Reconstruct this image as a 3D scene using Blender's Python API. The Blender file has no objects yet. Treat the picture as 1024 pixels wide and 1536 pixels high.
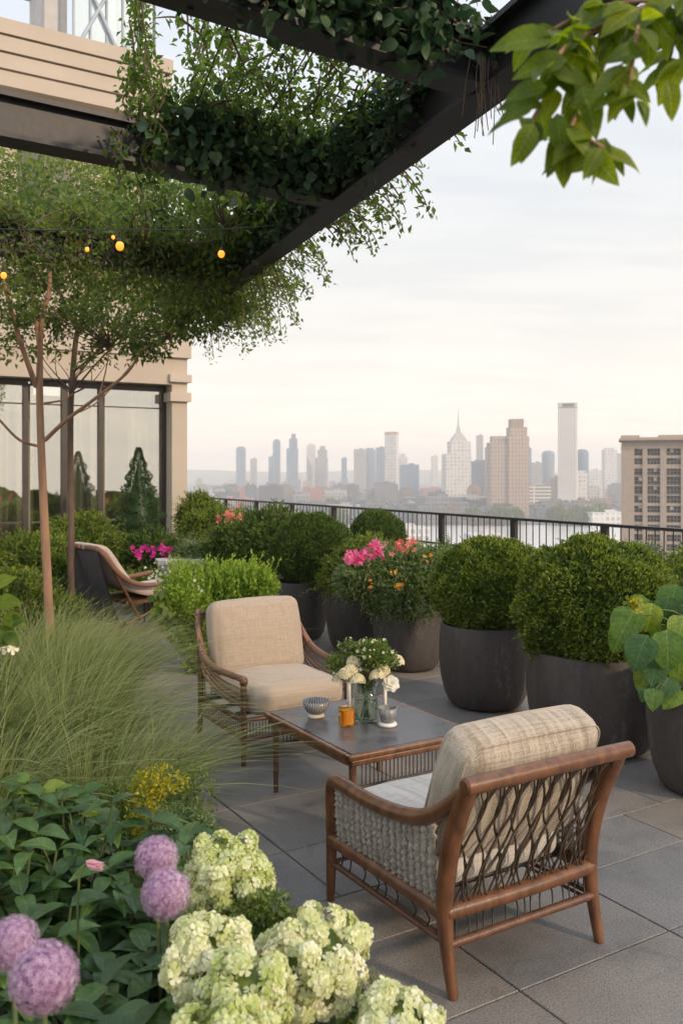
import bpy, math, random
import numpy as np
from mathutils import Vector, Matrix, noise as mnoise
random.seed(7); rng = np.random.default_rng(11)
PI = math.pi
scene = bpy.context.scene
COL = scene.collection
CAMH = 1.65; FP = 1337.0; HX = 512.0; HY = 705.0
# grid directions of the terrace: u runs right/away, v runs left/away
CU, SU = .8545, .5195
TH = math.atan2(SU, CU)
def uv(u, n, z=0.0): return (CU*u - SU*n, SU*u + CU*n, z)
def at(px, py, Y):      # a point of the place at distance Y
    return (((px-HX)/FP)*Y, Y, CAMH-(py-HY)/FP*Y)

# ------------------------------------------------------------------ mesh builder
class MB:
    def __init__(s): s.v=[]; s.f=[]; s.n=0; s.a=[]; s.has=False
    def add(s, v, f, m=0, a=None):
        v=np.asarray(v,dtype=np.float64).reshape(-1,3); f=np.asarray(f,dtype=np.int64)
        s.a.append(np.zeros_like(v) if a is None else a); s.has=s.has or a is not None
        s.v.append(v); s.f.append((f+s.n, m)); s.n+=len(v); return s
    def merge(s, o, m=None):
        for f,mm in o.f: s.f.append((f+s.n, mm if m is None else m))
        s.v += o.v; s.a+=o.a; s.has=s.has or o.has; s.n += o.n; return s
    def xf(s, M):
        M=np.array(M); s.v=[(a@M[:3,:3].T)+M[:3,3] for a in s.v]; return s
    def mesh(s, name, mats, off=(0,0,0), smooth=True):
        me=bpy.data.meshes.new(name)
        V=np.concatenate(s.v)-np.array(off)
        me.vertices.add(len(V)); me.vertices.foreach_set('co', V.ravel())
        L=np.concatenate([f.ravel() for f,_ in s.f]); T=np.concatenate([np.full(len(f),f.shape[1]) for f,_ in s.f])
        MI=np.concatenate([np.full(len(f),m) for f,m in s.f])
        me.loops.add(len(L)); me.loops.foreach_set('vertex_index', L.astype(np.int32))
        me.polygons.add(len(T)); me.polygons.foreach_set('loop_start', (np.cumsum(T)-T).astype(np.int32))
        me.polygons.foreach_set('material_index', MI.astype(np.int32))
        me.polygons.foreach_set('use_smooth', np.full(len(T), smooth))
        if s.has: at_=me.attributes.new('leaf','FLOAT_VECTOR','POINT'); at_.data.foreach_set('vector', np.concatenate(s.a).astype(np.float32).ravel())
        me.update(calc_edges=True)
        for m in (mats if isinstance(mats,(list,tuple)) else [mats]): me.materials.append(m)
        return me
def box(mb, c, s, m=0, rz=0.0):
    x,y,z=[a/2 for a in s]
    v=np.array([(-x,-y,-z),(x,-y,-z),(x,y,-z),(-x,y,-z),(-x,-y,z),(x,-y,z),(x,y,z),(-x,y,z)])
    if rz: 
        R=np.array([[math.cos(rz),-math.sin(rz),0],[math.sin(rz),math.cos(rz),0],[0,0,1]]); v=v@R.T
    f=[(0,3,2,1),(4,5,6,7),(0,1,5,4),(1,2,6,5),(2,3,7,6),(3,0,4,7)]
    return mb.add(v+np.array(c), f, m)
def smooth_path(pts, k=4):
    P=[np.array(p,float) for p in pts]; 
    if len(P)<3: return P
    out=[]
    for i in range(len(P)-1):
        a=P[max(i-1,0)];b=P[i];c=P[i+1];d=P[min(i+2,len(P)-1)]
        for j in range(k):
            t=j/k; out.append(.5*((2*b)+(-a+c)*t+(2*a-5*b+4*c-d)*t*t+(-a+3*b-3*c+d)*t**3))
    out.append(P[-1]); return out
def tube(mb, pts, r, seg=8, m=0, k=0, cap=True, flat=1.0):
    if k:
        n=len(pts); q=smooth_path(pts,k)
        if not np.isscalar(r): r=np.interp(np.linspace(0,n-1,len(q)), range(n), r)
        pts=q
    P=np.array(pts,float); n=len(P)
    R=np.full(n,r) if np.isscalar(r) else np.asarray(r,float)
    T=np.gradient(P,axis=0); T/=np.linalg.norm(T,axis=1)[:,None]+1e-12
    a=np.array([0,0,1.]) if abs(T[0][2])<.9 else np.array([1.,0,0])
    N=np.cross(T[0],a); N/=np.linalg.norm(N)
    V=[]; ang=np.arange(seg)*2*PI/seg
    for i in range(n):
        N=N-T[i]*N.dot(T[i]); N/=np.linalg.norm(N)+1e-12; B=np.cross(T[i],N)
        V.append(P[i]+R[i]*(np.cos(ang)[:,None]*N+flat*np.sin(ang)[:,None]*B))
    V=np.concatenate(V); i,j=np.meshgrid(np.arange(n-1),np.arange(seg),indexing='ij'); i=i.ravel(); j=j.ravel(); j2=(j+1)%seg
    mb.add(V, np.stack([i*seg+j,i*seg+j2,(i+1)*seg+j2,(i+1)*seg+j],1), m)
    if cap:
        for i,rr in ((0,-1),(n-1,1)):
            ring=V[i*seg:(i+1)*seg]; c=P[i]+T[i]*rr*R[i]*.35
            inner=P[i]+(ring-P[i])*.75+T[i]*rr*R[i]*.25
            W=np.concatenate([ring,inner,[c]]); f=[];g=[]
            for j in range(seg):
                k2=(j+1)%seg
                f.append((j,k2,seg+k2,seg+j) if rr>0 else (k2,j,seg+j,seg+k2)); g.append((seg+j,seg+k2,2*seg) if rr>0 else (seg+k2,seg+j,2*seg))
            mb.add(W,f,m); mb.add(W,g,m)
    return mb
def lathe(mb, prof, c=(0,0,0), seg=40, m=0):
    P=np.array(prof,float); n=len(P); a=np.arange(seg)*2*PI/seg
    V=np.concatenate([np.stack([r*np.cos(a),r*np.sin(a),np.full(seg,z)],1) for r,z in P])+np.array(c)
    i,j=np.meshgrid(np.arange(n-1),np.arange(seg),indexing='ij'); i=i.ravel(); j=j.ravel(); j2=(j+1)%seg
    return mb.add(V, np.stack([i*seg+j,i*seg+j2,(i+1)*seg+j2,(i+1)*seg+j],1), m)
def cushion(w, d, h, r=.05, puff=.02, n=14, wob=0.0):
    """soft box: rounded edges, swollen faces"""
    mb=MB(); g=np.linspace(-1,1,n)
    for ax in range(3):
        for s in (-1,1):
            A,B=np.meshgrid(g,g,indexing='ij'); P=np.zeros((n*n,3)); o=[a for a in range(3) if a!=ax]
            P[:,o[0]]=A.ravel(); P[:,o[1]]=B.ravel(); P[:,ax]=s
            H=np.array([w,d,h])/2
            Q=P*H; rr=min(r,h/2*.98); I=np.clip(Q,-(H-rr),(H-rr)); D=Q-I; L=np.linalg.norm(D,axis=1)
            D=D/np.maximum(L,1e-9)[:,None]*np.minimum(rr,1e9); 
            Q=I+np.where(L[:,None]>1e-9,D,0)
            pf=(1-np.abs(P[:,0])**2.4)*(1-np.abs(P[:,1])**2.4)*(1-np.abs(P[:,2])**2.4+ (np.abs(P[:,2])>.99))
            for k in range(3):
                o2=[a for a in range(3) if a!=k]
                Q[:,k]+=np.sign(P[:,k])*(np.abs(P[:,k])**2)*puff*(1.0 if k==2 else .45)*(1-np.abs(P[:,o2[0]])**2)*(1-np.abs(P[:,o2[1]])**2)
            if wob:
                for q in Q:
                    e=mnoise.noise_vector(Vector(q)*7.0); q+=np.array(e)*wob
            i,j=np.meshgrid(np.arange(n-1),np.arange(n-1),indexing='ij'); i=i.ravel(); j=j.ravel()
            F=np.stack([i*n+j,(i+1)*n+j,(i+1)*n+j+1,i*n+j+1],1)
            if (s<0) != (ax==1): F=F[:,::-1]
            mb.add(Q,F)
    return mb
def piping(w,d,h,r,z,rad=.006,puff=.028):
    """cord that follows the swollen outline of a cushion at height z"""
    H=h/2; rr=min(r,H*.98); e=max(0,abs(z)-(H-rr)); ins=rr-math.sqrt(max(rr*rr-e*e,0)); W=w/2; D=d/2; pts=[]; zf=(1-(z/H)**2)
    zo=lambda x,y: math.copysign(abs(z/H)**2*puff*(1-x*x)*(1-y*y),z) if z else 0
    for q in range(4):
        for t in np.linspace(-1,1,17)[:-1]:
            x,y=[(1,t),(-t,1),(-1,-t),(t,-1)][q]
            X,Y=x*W,y*D; ix,iy=np.clip(X,-(W-rr),W-rr),np.clip(Y,-(D-rr),D-rr); dx,dy=X-ix,Y-iy; l=math.hypot(dx,dy); k=(rr-ins)/l if l else 0
            X,Y=ix+dx*k,iy+dy*k; X+=math.copysign(x*x*puff*.45*(1-y*y)*zf,x); Y+=math.copysign(y*y*puff*.45*(1-x*x)*zf,y)
            pts.append((X,Y,z+zo(x,y)))
    pts.append(pts[0]); return tube(MB(),pts,rad,6,cap=False)

# ------------------------------------------------------------------ objects
def props(o,label=None,cat=None,group=None,kind=None):
    if label: o['label']=label
    if cat: o['category']=cat
    if group: o['group']=group
    if kind: o['kind']=kind
    return o
def thing(name,label,cat,loc=(0,0,0),rz=0,group=None):
    o=bpy.data.objects.new(name,None); COL.objects.link(o); o.location=loc; o.rotation_euler=(0,0,rz); o.empty_display_size=.1
    return props(o,label,cat,group)
def part(name,mb,mats,parent,world=True,smooth=True,label=None):
    off=(0,0,0)
    if world:
        p=parent; off=np.zeros(3)
        while p is not None: off=off+np.array(p.location); p=p.parent
    o=bpy.data.objects.new(name, mb.mesh(name,mats,off,smooth)); COL.objects.link(o); o.parent=parent
    if label: o['label']=label
    return o
def single(name,mb,mats,loc,label=None,cat=None,group=None,kind=None,smooth=True,world=True,rz=0):
    o=bpy.data.objects.new(name, mb.mesh(name,mats,loc if world else (0,0,0),smooth)); COL.objects.link(o); o.location=loc; o.rotation_euler=(0,0,rz)
    return props(o,label,cat,group,kind)
def copy_tree(o,parent=None):
    c=o.copy(); COL.objects.link(c); c.parent=parent
    for ch in list(o.children): copy_tree(ch,c)
    return c

# ------------------------------------------------------------------ materials
def newmat(name):
    m=bpy.data.materials.new(name); m.use_nodes=True; nt=m.node_tree; b=nt.nodes['Principled BSDF']; return m,nt,b
def N(nt,t,**k):
    n=nt.nodes.new('ShaderNode'+t)
    for a,b in k.items():
        if a in n.inputs: n.inputs[a].default_value=b
        else: setattr(n,a,b)
    return n
def ramp(nt,fac,stops):
    r=nt.nodes.new('ShaderNodeValToRGB'); e=r.color_ramp.elements
    while len(e)<len(stops): e.new(.5)
    for i,(p,c) in enumerate(stops): e[i].position=p; e[i].color=(*c,1) if len(c)==3 else c
    nt.links.new(fac,r.inputs[0]); return r.outputs[0]
def mapping(nt,scale=(1,1,1),coord='Object',rot=(0,0,0)):
    t=N(nt,'TexCoord'); m=N(nt,'Mapping'); m.inputs['Scale'].default_value=scale; m.inputs['Rotation'].default_value=rot
    nt.links.new(t.outputs[coord],m.inputs[0]); return m.outputs[0]
def simple(name,c1,c2=None,rough=.6,scale=8,stretch=(1,1,1),bump=.2,bscale=None,metal=0,spec=.5,coat=0,detail=6,sheen=0,island=0):
    m,nt,b=newmat(name); c2=c2 or tuple(x*.7 for x in c1); L=nt.links.new
    v=mapping(nt,stretch); n=N(nt,'TexNoise'); n.inputs['Scale'].default_value=scale; n.inputs['Detail'].default_value=detail; L(v,n.inputs[0])
    col=ramp(nt,n.outputs[0],[(.3,c2),(.7,c1)])
    if island:
        g=N(nt,'NewGeometry'); h=N(nt,'HueSaturation'); mr=N(nt,'MapRange'); mr.inputs[3].default_value=1-island; mr.inputs[4].default_value=1+island
        L(g.outputs['Random Per Island'],mr.inputs[0]); L(mr.outputs[0],h.inputs['Value']); L(col,h.inputs['Color']); col=h.outputs[0]
    L(col,b.inputs['Base Color']); b.inputs['Roughness'].default_value=rough; b.inputs['Metallic'].default_value=metal
    b.inputs['Specular IOR Level'].default_value=spec; b.inputs['Coat Weight'].default_value=coat; b.inputs['Sheen Weight'].default_value=sheen
    n2=N(nt,'TexNoise'); n2.inputs['Scale'].default_value=bscale or scale*4; n2.inputs['Detail'].default_value=5; L(v,n2.inputs[0])
    if bump:
        bp=N(nt,'Bump'); bp.inputs['Strength'].default_value=bump; bp.inputs['Distance'].default_value=.01; L(n2.outputs[0],bp.inputs['Height']); L(bp.outputs[0],b.inputs['Normal'])
    return m
def leafmat(name,stops,trans=.3,rough=.45,spec=.4,clump=3.0,veins=0):
    m,nt,b=newmat(name); L=nt.links.new
    g=N(nt,'NewGeometry'); v=mapping(nt); n=N(nt,'TexNoise'); n.inputs['Scale'].default_value=clump; L(v,n.inputs[0])
    mx=N(nt,'Math',operation='MULTIPLY_ADD'); L(g.outputs['Random Per Island'],mx.inputs[0]); mx.inputs[1].default_value=.6
    mm=N(nt,'Math',operation='MULTIPLY'); L(n.outputs[0],mm.inputs[0]); mm.inputs[1].default_value=.45; L(mm.outputs[0],mx.inputs[2])
    k=len(stops); col=ramp(nt,mx.outputs[0],[(.08+.84*i/(k-1),c) for i,c in enumerate(stops)])
    if veins:
        at_=N(nt,'Attribute',attribute_name='leaf'); se=N(nt,'SeparateXYZ'); L(at_.outputs['Vector'],se.inputs[0]); ay=N(nt,'Math',operation='ABSOLUTE'); L(se.outputs[1],ay.inputs[0])
        q=N(nt,'Math',operation='MULTIPLY_ADD'); L(ay.outputs[0],q.inputs[0]); q.inputs[1].default_value=-.75; L(se.outputs[0],q.inputs[2])
        q2=N(nt,'Math',operation='MULTIPLY'); L(q.outputs[0],q2.inputs[0]); q2.inputs[1].default_value=48; sn=N(nt,'Math',operation='SINE'); L(q2.outputs[0],sn.inputs[0])
        v1=ramp(nt,sn.outputs[0],[(.86,(0,0,0)),(1.0,(.6,.6,.6))]); v2=ramp(nt,ay.outputs[0],[(.0,(1,1,1)),(.022,(0,0,0))])
        vm=N(nt,'Mix',data_type='RGBA',blend_type='ADD'); vm.inputs[0].default_value=1; L(v1,vm.inputs[6]); L(v2,vm.inputs[7])
        bl=N(nt,'TexNoise'); bl.inputs['Scale'].default_value=38; bl.inputs['Detail'].default_value=5; L(v,bl.inputs[0]); bc=ramp(nt,bl.outputs[0],[(.35,(.72,.74,.7)),(.55,(1,1,1)),(.74,(1.25,1.2,1.0))])
        c0=N(nt,'Mix',data_type='RGBA',blend_type='MULTIPLY'); c0.inputs[0].default_value=1; L(col,c0.inputs[6]); L(bc,c0.inputs[7])
        hv=N(nt,'HueSaturation'); hv.inputs['Value'].default_value=1.55; hv.inputs['Saturation'].default_value=.85; L(c0.outputs[2],hv.inputs['Color'])
        c1=N(nt,'Mix',data_type='RGBA'); L(vm.outputs[2],c1.inputs[0]); L(c0.outputs[2],c1.inputs[6]); L(hv.outputs[0],c1.inputs[7]); col=c1.outputs[2]
        bp=N(nt,'Bump'); bp.inputs['Strength'].default_value=.35; bp.inputs['Distance'].default_value=.003; bp.invert=True; L(vm.outputs[2],bp.inputs['Height']); L(bp.outputs[0],b.inputs['Normal'])
    L(col,b.inputs['Base Color']); b.inputs['Roughness'].default_value=rough; b.inputs['Specular IOR Level'].default_value=spec
    tr=N(nt,'BsdfTranslucent'); hs=N(nt,'HueSaturation'); hs.inputs['Value'].default_value=1.5; hs.inputs['Saturation'].default_value=1.1; hs.inputs['Hue'].default_value=.485
    L(col,hs.inputs['Color']); L(hs.outputs[0],tr.inputs[0])
    ms=N(nt,'MixShader'); ms.inputs[0].default_value=trans; L(b.outputs[0],ms.inputs[1]); L(tr.outputs[0],ms.inputs[2])
    L(ms.outputs[0],nt.nodes['Material Output'].inputs[0]); return m
M={}
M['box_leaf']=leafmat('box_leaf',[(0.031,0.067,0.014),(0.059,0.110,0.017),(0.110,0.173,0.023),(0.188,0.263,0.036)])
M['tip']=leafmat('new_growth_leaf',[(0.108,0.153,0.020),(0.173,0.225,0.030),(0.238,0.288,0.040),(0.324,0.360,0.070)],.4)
M['grey_tip']=leafmat('grey_growth_leaf',[(.12,.17,.07),(.18,.23,.10),(.25,.30,.15),(.33,.36,.2)],.4)
M['box_leaf2']=leafmat('box_leaf_dark',[(0.024,0.051,0.016),(0.046,0.091,0.022),(0.087,0.146,0.027),(0.146,0.207,0.041)])
M['grey_leaf']=leafmat('grey_leaf',[(0.050,0.094,0.033),(0.094,0.154,0.050),(0.143,0.209,0.077),(0.209,0.275,0.110)])
M['lime_leaf']=leafmat('lime_leaf',[(.09,.17,.02),(.18,.30,.04),(.30,.43,.06),(.42,.54,.12)],.4)
M['mid_leaf']=leafmat('mid_leaf',[(0.040,0.079,0.018),(0.081,0.135,0.025),(0.135,0.203,0.037),(0.216,0.270,0.062)],.35)
M['vine_leaf']=leafmat('vine_leaf',[(0.041,0.081,0.019),(0.074,0.142,0.027),(0.121,0.209,0.038),(0.203,0.297,0.054)],.5)
M['vine_dark']=leafmat('vine_dark',[(0.015,0.043,0.022),(0.030,0.069,0.033),(0.050,0.100,0.043),(0.075,0.138,0.050)],.25)
M['tree_leaf']=leafmat('tree_leaf',[(0.042,0.084,0.031),(0.084,0.140,0.042),(0.140,0.210,0.049),(0.238,0.308,0.070)],.5)
M['tree_light']=leafmat('tree_light',[(0.057,0.103,0.023),(0.115,0.184,0.034),(0.196,0.265,0.046),(0.310,0.368,0.081)],.5)
M['broad_leaf']=leafmat('broad_leaf',[(0.023,0.064,0.019),(0.041,0.099,0.028),(0.064,0.137,0.034),(0.125,0.225,0.041)],.25,.38,.5,veins=1)
M['branch_leaf']=leafmat('branch_leaf',[(.05,.10,.010),(.09,.16,.012),(.15,.23,.015),(.26,.33,.02)],.6,.4,veins=1)
M['round_leaf']=leafmat('round_leaf',[(0.036,0.098,0.030),(0.060,0.138,0.035),(0.120,0.218,0.030),(0.264,0.345,0.030)],.35,.35,veins=1)
M['grass']=leafmat('grass_blade',[(0.081,0.126,0.034),(0.162,0.214,0.061),(0.270,0.314,0.108),(0.405,0.415,0.176)],.35,.5,.4,1.6)
M['yellow_leaf']=leafmat('yellow_leaf',[(.08,.13,.01),(.20,.24,.015),(.38,.36,.02),(.55,.38,.02)],.35,clump=6)
M['conifer']=leafmat('conifer_leaf',[(0.018,0.046,0.015),(0.036,0.078,0.025),(0.057,0.117,0.033),(0.100,0.156,0.049)],.15)
M['hydrangea']=leafmat('hydrangea_petal',[(.46,.52,.20),(.62,.66,.36),(.76,.77,.56),(.88,.86,.76)],.35,.6,.2,9)
M['hydrangea2']=leafmat('hydrangea_petal_green',[(0.360,0.451,0.115),(0.520,0.588,0.230),(0.680,0.715,0.437),(0.840,0.823,0.713)],.35,.6,.2,9)
M['allium_core']=simple('allium_core',(.20,.09,.20),(.12,.06,.12),.8,60)
M['allium']=leafmat('allium_petal',[(0.323,0.171,0.320),(0.494,0.306,0.485),(0.665,0.486,0.640),(0.836,0.720,0.825)],.25,.6,.2,12)
M['pink']=leafmat('pink_petal',[(.5,.03,.14),(.7,.07,.24),(.8,.16,.35),(.85,.35,.45)],.3)
M['pale_pink']=leafmat('pale_pink_petal',[(.60,.30,.38),(.70,.42,.48),(.75,.5,.55),(.8,.6,.62)],.3)
M['fuchsia']=leafmat('fuchsia_petal',[(.5,.01,.18),(.7,.02,.32),(.75,.05,.4),(.8,.2,.5)],.3)
M['coral']=leafmat('coral_petal',[(.5,.08,.06),(.7,.16,.12),(.75,.3,.22),(.8,.45,.35)],.3)
M['orange']=leafmat('orange_petal',[(.6,.2,.02),(.75,.3,.03),(.8,.4,.05),(.85,.5,.1)],.3)
M['white_petal']=leafmat('white_petal',[(.6,.6,.5),(.75,.74,.62),(.82,.8,.7),(.86,.85,.8)],.3,.6)
M['cream_petal']=leafmat('cream_petal',[(.55,.5,.28),(.7,.66,.42),(.8,.75,.55),(.85,.82,.66)],.3,.6)
M['bark']=simple('bark',(.42,.245,.15),(.24,.135,.085),.8,6,(3,3,.5),.6)
M['bark_dark']=simple('bark_dark',(.17,.11,.08),(.08,.055,.04),.85,8,(3,3,.6),.6)
M['stem']=simple('green_stem',(.12,.16,.05),(.07,.10,.03),.7,8)
M['vine_stem']=simple('vine_stem',(.16,.11,.07),(.08,.06,.04),.8,12)
M['steel']=simple('painted_steel',(.028,.027,.031),(.019,.018,.020),.5,2.5,(1,1,1),.12,30,0,.5)
M['rail']=simple('rail_steel',(.035,.033,.034),(.022,.021,.022),.4,4,bump=.05)
M['pot']=simple('pot_clay',(.078,.066,.061),(.040,.034,.031),.6,5,(1,1,.6),.25,60,0,.4,island=.0)
m,nt,b=newmat('pot_clay'); L=nt.links.new
q1=N(nt,'TexNoise'); q1.inputs['Scale'].default_value=1; q1.inputs['Detail'].default_value=8; q1.inputs['Roughness'].default_value=.65; L(mapping(nt,(9,9,2.2)),q1.inputs[0])
q2=N(nt,'TexNoise'); q2.inputs['Scale'].default_value=34; q2.inputs['Detail'].default_value=6; L(mapping(nt),q2.inputs[0])
qa=N(nt,'Math',operation='MULTIPLY_ADD'); L(q2.outputs[0],qa.inputs[0]); qa.inputs[1].default_value=.35; L(q1.outputs[0],qa.inputs[2])
L(ramp(nt,qa.outputs[0],[(.45,(.034,.029,.027)),(.66,(.066,.056,.052)),(.80,(.082,.071,.066)),(.93,(.15,.135,.125))]),b.inputs['Base Color']); L(ramp(nt,qa.outputs[0],[(.4,(.45,.45,.45)),(.8,(.75,.75,.75))]),b.inputs['Roughness'])
bp=N(nt,'Bump'); bp.inputs['Strength'].default_value=.2; bp.inputs['Distance'].default_value=.006; L(qa.outputs[0],bp.inputs['Height']); L(bp.outputs[0],b.inputs['Normal']); M['pot']=m
M['soil']=simple('soil',(.05,.035,.022),(.02,.015,.01),.95,14,bump=1.0,bscale=50)
M['wood']=simple('bent_wood',(.200,.082,.032),(.080,.032,.014),.34,7,(4,4,1.2),.15,40,0,.5,.2)
M['wood2']=simple('bent_wood_dark',(.16,.07,.035),(.08,.033,.018),.42,5,(5,5,5),.2,20,0,.5,.15)
M['lattice']=simple('cane_dark',(.11,.075,.045),(.05,.033,.022),.6,20,bump=.2)
M['strip']=simple('cane_black',(.035,.028,.024),(.02,.016,.014),.5,20,bump=.1)
M['shag']=simple('wool_cord',(.56,.50,.42),(.30,.255,.20),.95,60,bump=1.0,bscale=180,sheen=.3)
def cloth(name,c1,c2,streak=(60,60,2.2),stripe=0.5):
    m,nt,b=newmat(name); L=nt.links.new
    n1=N(nt,'TexNoise'); n1.inputs['Scale'].default_value=1; n1.inputs['Detail'].default_value=3; L(mapping(nt,streak),n1.inputs[0])
    n2=N(nt,'TexNoise'); n2.inputs['Scale'].default_value=1; n2.inputs['Detail'].default_value=2; L(mapping(nt,(3.0,220,220)),n2.inputs[0])
    n3=N(nt,'TexNoise'); n3.inputs['Scale'].default_value=1; n3.inputs['Detail'].default_value=2; L(mapping(nt,(230,3,230)),n3.inputs[0])
    a=N(nt,'Math',operation='ADD'); L(n2.outputs[0],a.inputs[0]); L(n3.outputs[0],a.inputs[1])
    s=N(nt,'Math',operation='MULTIPLY_ADD'); L(n1.outputs[0],s.inputs[0]); s.inputs[1].default_value=stripe; L(a.outputs[0],s.inputs[2])
    s2=N(nt,'Math',operation='MULTIPLY'); L(s.outputs[0],s2.inputs[0]); s2.inputs[1].default_value=1/(2+stripe)
    col=ramp(nt,s2.outputs[0],[(.41,c2),(.56,c1)]); 
    L(col,b.inputs['Base Color']); b.inputs['Roughness'].default_value=.92; b.inputs['Sheen Weight'].default_value=.25; b.inputs['Specular IOR Level'].default_value=.2
    n4=N(nt,'TexNoise'); n4.inputs['Scale'].default_value=6; L(mapping(nt),n4.inputs[0])
    bp=N(nt,'Bump'); bp.inputs['Strength'].default_value=.25; bp.inputs['Distance'].default_value=.004; L(a.outputs[0],bp.inputs['Height'])
    bp2=N(nt,'Bump'); bp2.inputs['Strength'].default_value=.35; bp2.inputs['Distance'].default_value=.03; L(n4.outputs[0],bp2.inputs['Height']); L(bp.outputs[0],bp2.inputs['Normal']); L(bp2.outputs[0],b.inputs['Normal'])
    return m
M['linen']=cloth('striped_linen',(.46,.40,.32),(.25,.205,.15),(48,2.2,2.2),1.7)
M['linen_seat']=cloth('pale_linen',(.60,.57,.52),(.42,.395,.36),(55,2.5,2.5),1.3)
M['tan']=cloth('tan_canvas',(.45,.365,.285),(.37,.295,.225),(20,20,20),.15)
M['mauve']=cloth('mauve_canvas',(.60,.50,.46),(.44,.35,.31),(20,20,20),.15)
def wrapped(name,c1,c2,sc=45):
    m,nt,b=newmat(name); L=nt.links.new
    w=N(nt,'TexWave',wave_type='BANDS',bands_direction='DIAGONAL'); w.inputs['Scale'].default_value=sc; w.inputs['Distortion'].default_value=1.0; L(mapping(nt),w.inputs[0])
    L(ramp(nt,w.outputs[1],[(.1,c2),(.6,c1)]),b.inputs['Base Color']); b.inputs['Roughness'].default_value=.55
    bp=N(nt,'Bump'); bp.inputs['Strength'].default_value=.6; bp.inputs['Distance'].default_value=.006; L(w.outputs[1],bp.inputs['Height']); L(bp.outputs[0],b.inputs['Normal']); return m
M['rattan']=wrapped('wound_rattan',(.30,.155,.095),(.11,.055,.035))
M['grey_panel']=simple('woven_panel',(.075,.07,.075),(.05,.046,.05),.7,40,(1,1,1),.3,160)
def glassy(name,color,rough=.0,alpha_mix=.5,gl=(.9,.95,.9)):
    m,nt,b=newmat(name); L=nt.links.new
    lw=N(nt,'LayerWeight'); lw.inputs[0].default_value=.5; fr=N(nt,'Math',operation='POWER'); nt.links.new(lw.outputs['Facing'],fr.inputs[0]); fr.inputs[1].default_value=4.0
    g=N(nt,'BsdfGlossy'); g.inputs['Color'].default_value=(*gl,1); g.inputs['Roughness'].default_value=rough
    t=N(nt,'BsdfTransparent'); t.inputs[0].default_value=(*color,1)
    a=N(nt,'Math',operation='ADD'); L(fr.outputs[0],a.inputs[0]); a.inputs[1].default_value=alpha_mix
    ms=N(nt,'MixShader'); L(a.outputs[0],ms.inputs[0]); L(t.outputs[0],ms.inputs[1]); L(g.outputs[0],ms.inputs[2])
    L(ms.outputs[0],nt.nodes['Material Output'].inputs[0]); return m
M['win_glass']=glassy('window_glass',(.86,.88,.84),.012,.40,(.96,.97,.95))
M['clear']=glassy('clear_glass',(.93,.95,.93),0.0,.06)
M['amber']=glassy('amber_glass',(.96,.74,.28),0.0,.05,(1,.9,.7))
M['water_clear']=glassy('vase_water',(.88,.92,.84),0,.03)
m,nt,b=newmat('amber_liquid'); b.inputs['Base Color'].default_value=(.85,.47,.02,1); b.inputs['Roughness'].default_value=.15; b.inputs['Transmission Weight'].default_value=.55; M['amber_liquid']=m
M['stone_wall']=simple('limestone',(.53,.455,.375),(.46,.39,.32),.85,1.2,(1,1,1),.15,25)
M['stone_band']=simple('limestone_band',(.56,.485,.405),(.50,.43,.355),.8,1.5,(1,1,1),.12,25)
M['mullion']=simple('bronze_mullion',(.06,.045,.04),(.04,.03,.027),.4,5,bump=.05)
M['curtain']=simple('curtain',(.74,.70,.62),(.62,.58,.50),.9,3,(6,6,.2),.2)
M['interior']=simple('interior_wall',(.50,.46,.40),(.42,.38,.33),.9,2)
M['blue_frame']=simple('pale_frame',(.42,.50,.58),(.36,.43,.5),.4,5,bump=.05)
M['white_ceramic']=simple('white_ceramic',(.78,.75,.70),(.70,.67,.62),.3,8,bump=.03)
M['wax']=simple('white_wax',(.80,.76,.66),(.74,.70,.60),.5,8,bump=.03)
M['grey_stone']=simple('pale_stone',(.56,.55,.54),(.44,.43,.42),.7,4,bump=.2)
# stone table top
m,nt,b=newmat('slate_top'); L=nt.links.new
n=N(nt,'TexNoise'); n.inputs['Scale'].default_value=5; n.inputs['Detail'].default_value=8; n.inputs['Distortion'].default_value=1.2; L(mapping(nt),n.inputs[0])
L(ramp(nt,n.outputs[0],[(.35,(.060,.060,.068)),(.55,(.095,.095,.105)),(.75,(.15,.148,.155))]),b.inputs['Base Color'])
L(ramp(nt,n.outputs[0],[(.3,(.22,.22,.22)),(.7,(.40,.40,.40))]),b.inputs['Roughness']); M['slate']=m
# striped bowl
def striped(name,axis_scale):
    m,nt,b=newmat(name); L=nt.links.new; t=N(nt,'TexCoord'); s=N(nt,'SeparateXYZ'); L(t.outputs['Object'],s.inputs[0])
    a=N(nt,'Math',operation='ARCTAN2'); L(s.outputs[1],a.inputs[0]); L(s.outputs[0],a.inputs[1])
    w=N(nt,'Math',operation='MULTIPLY'); L(a.outputs[0],w.inputs[0]); w.inputs[1].default_value=axis_scale
    si=N(nt,'Math',operation='SINE'); L(w.outputs[0],si.inputs[0])
    L(ramp(nt,si.outputs[0],[(.35,(.05,.05,.06)),(.6,(.62,.6,.58))]),b.inputs['Base Color']); b.inputs['Roughness'].default_value=.3; return m
M['striped']=striped('striped_glaze',44)
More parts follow.
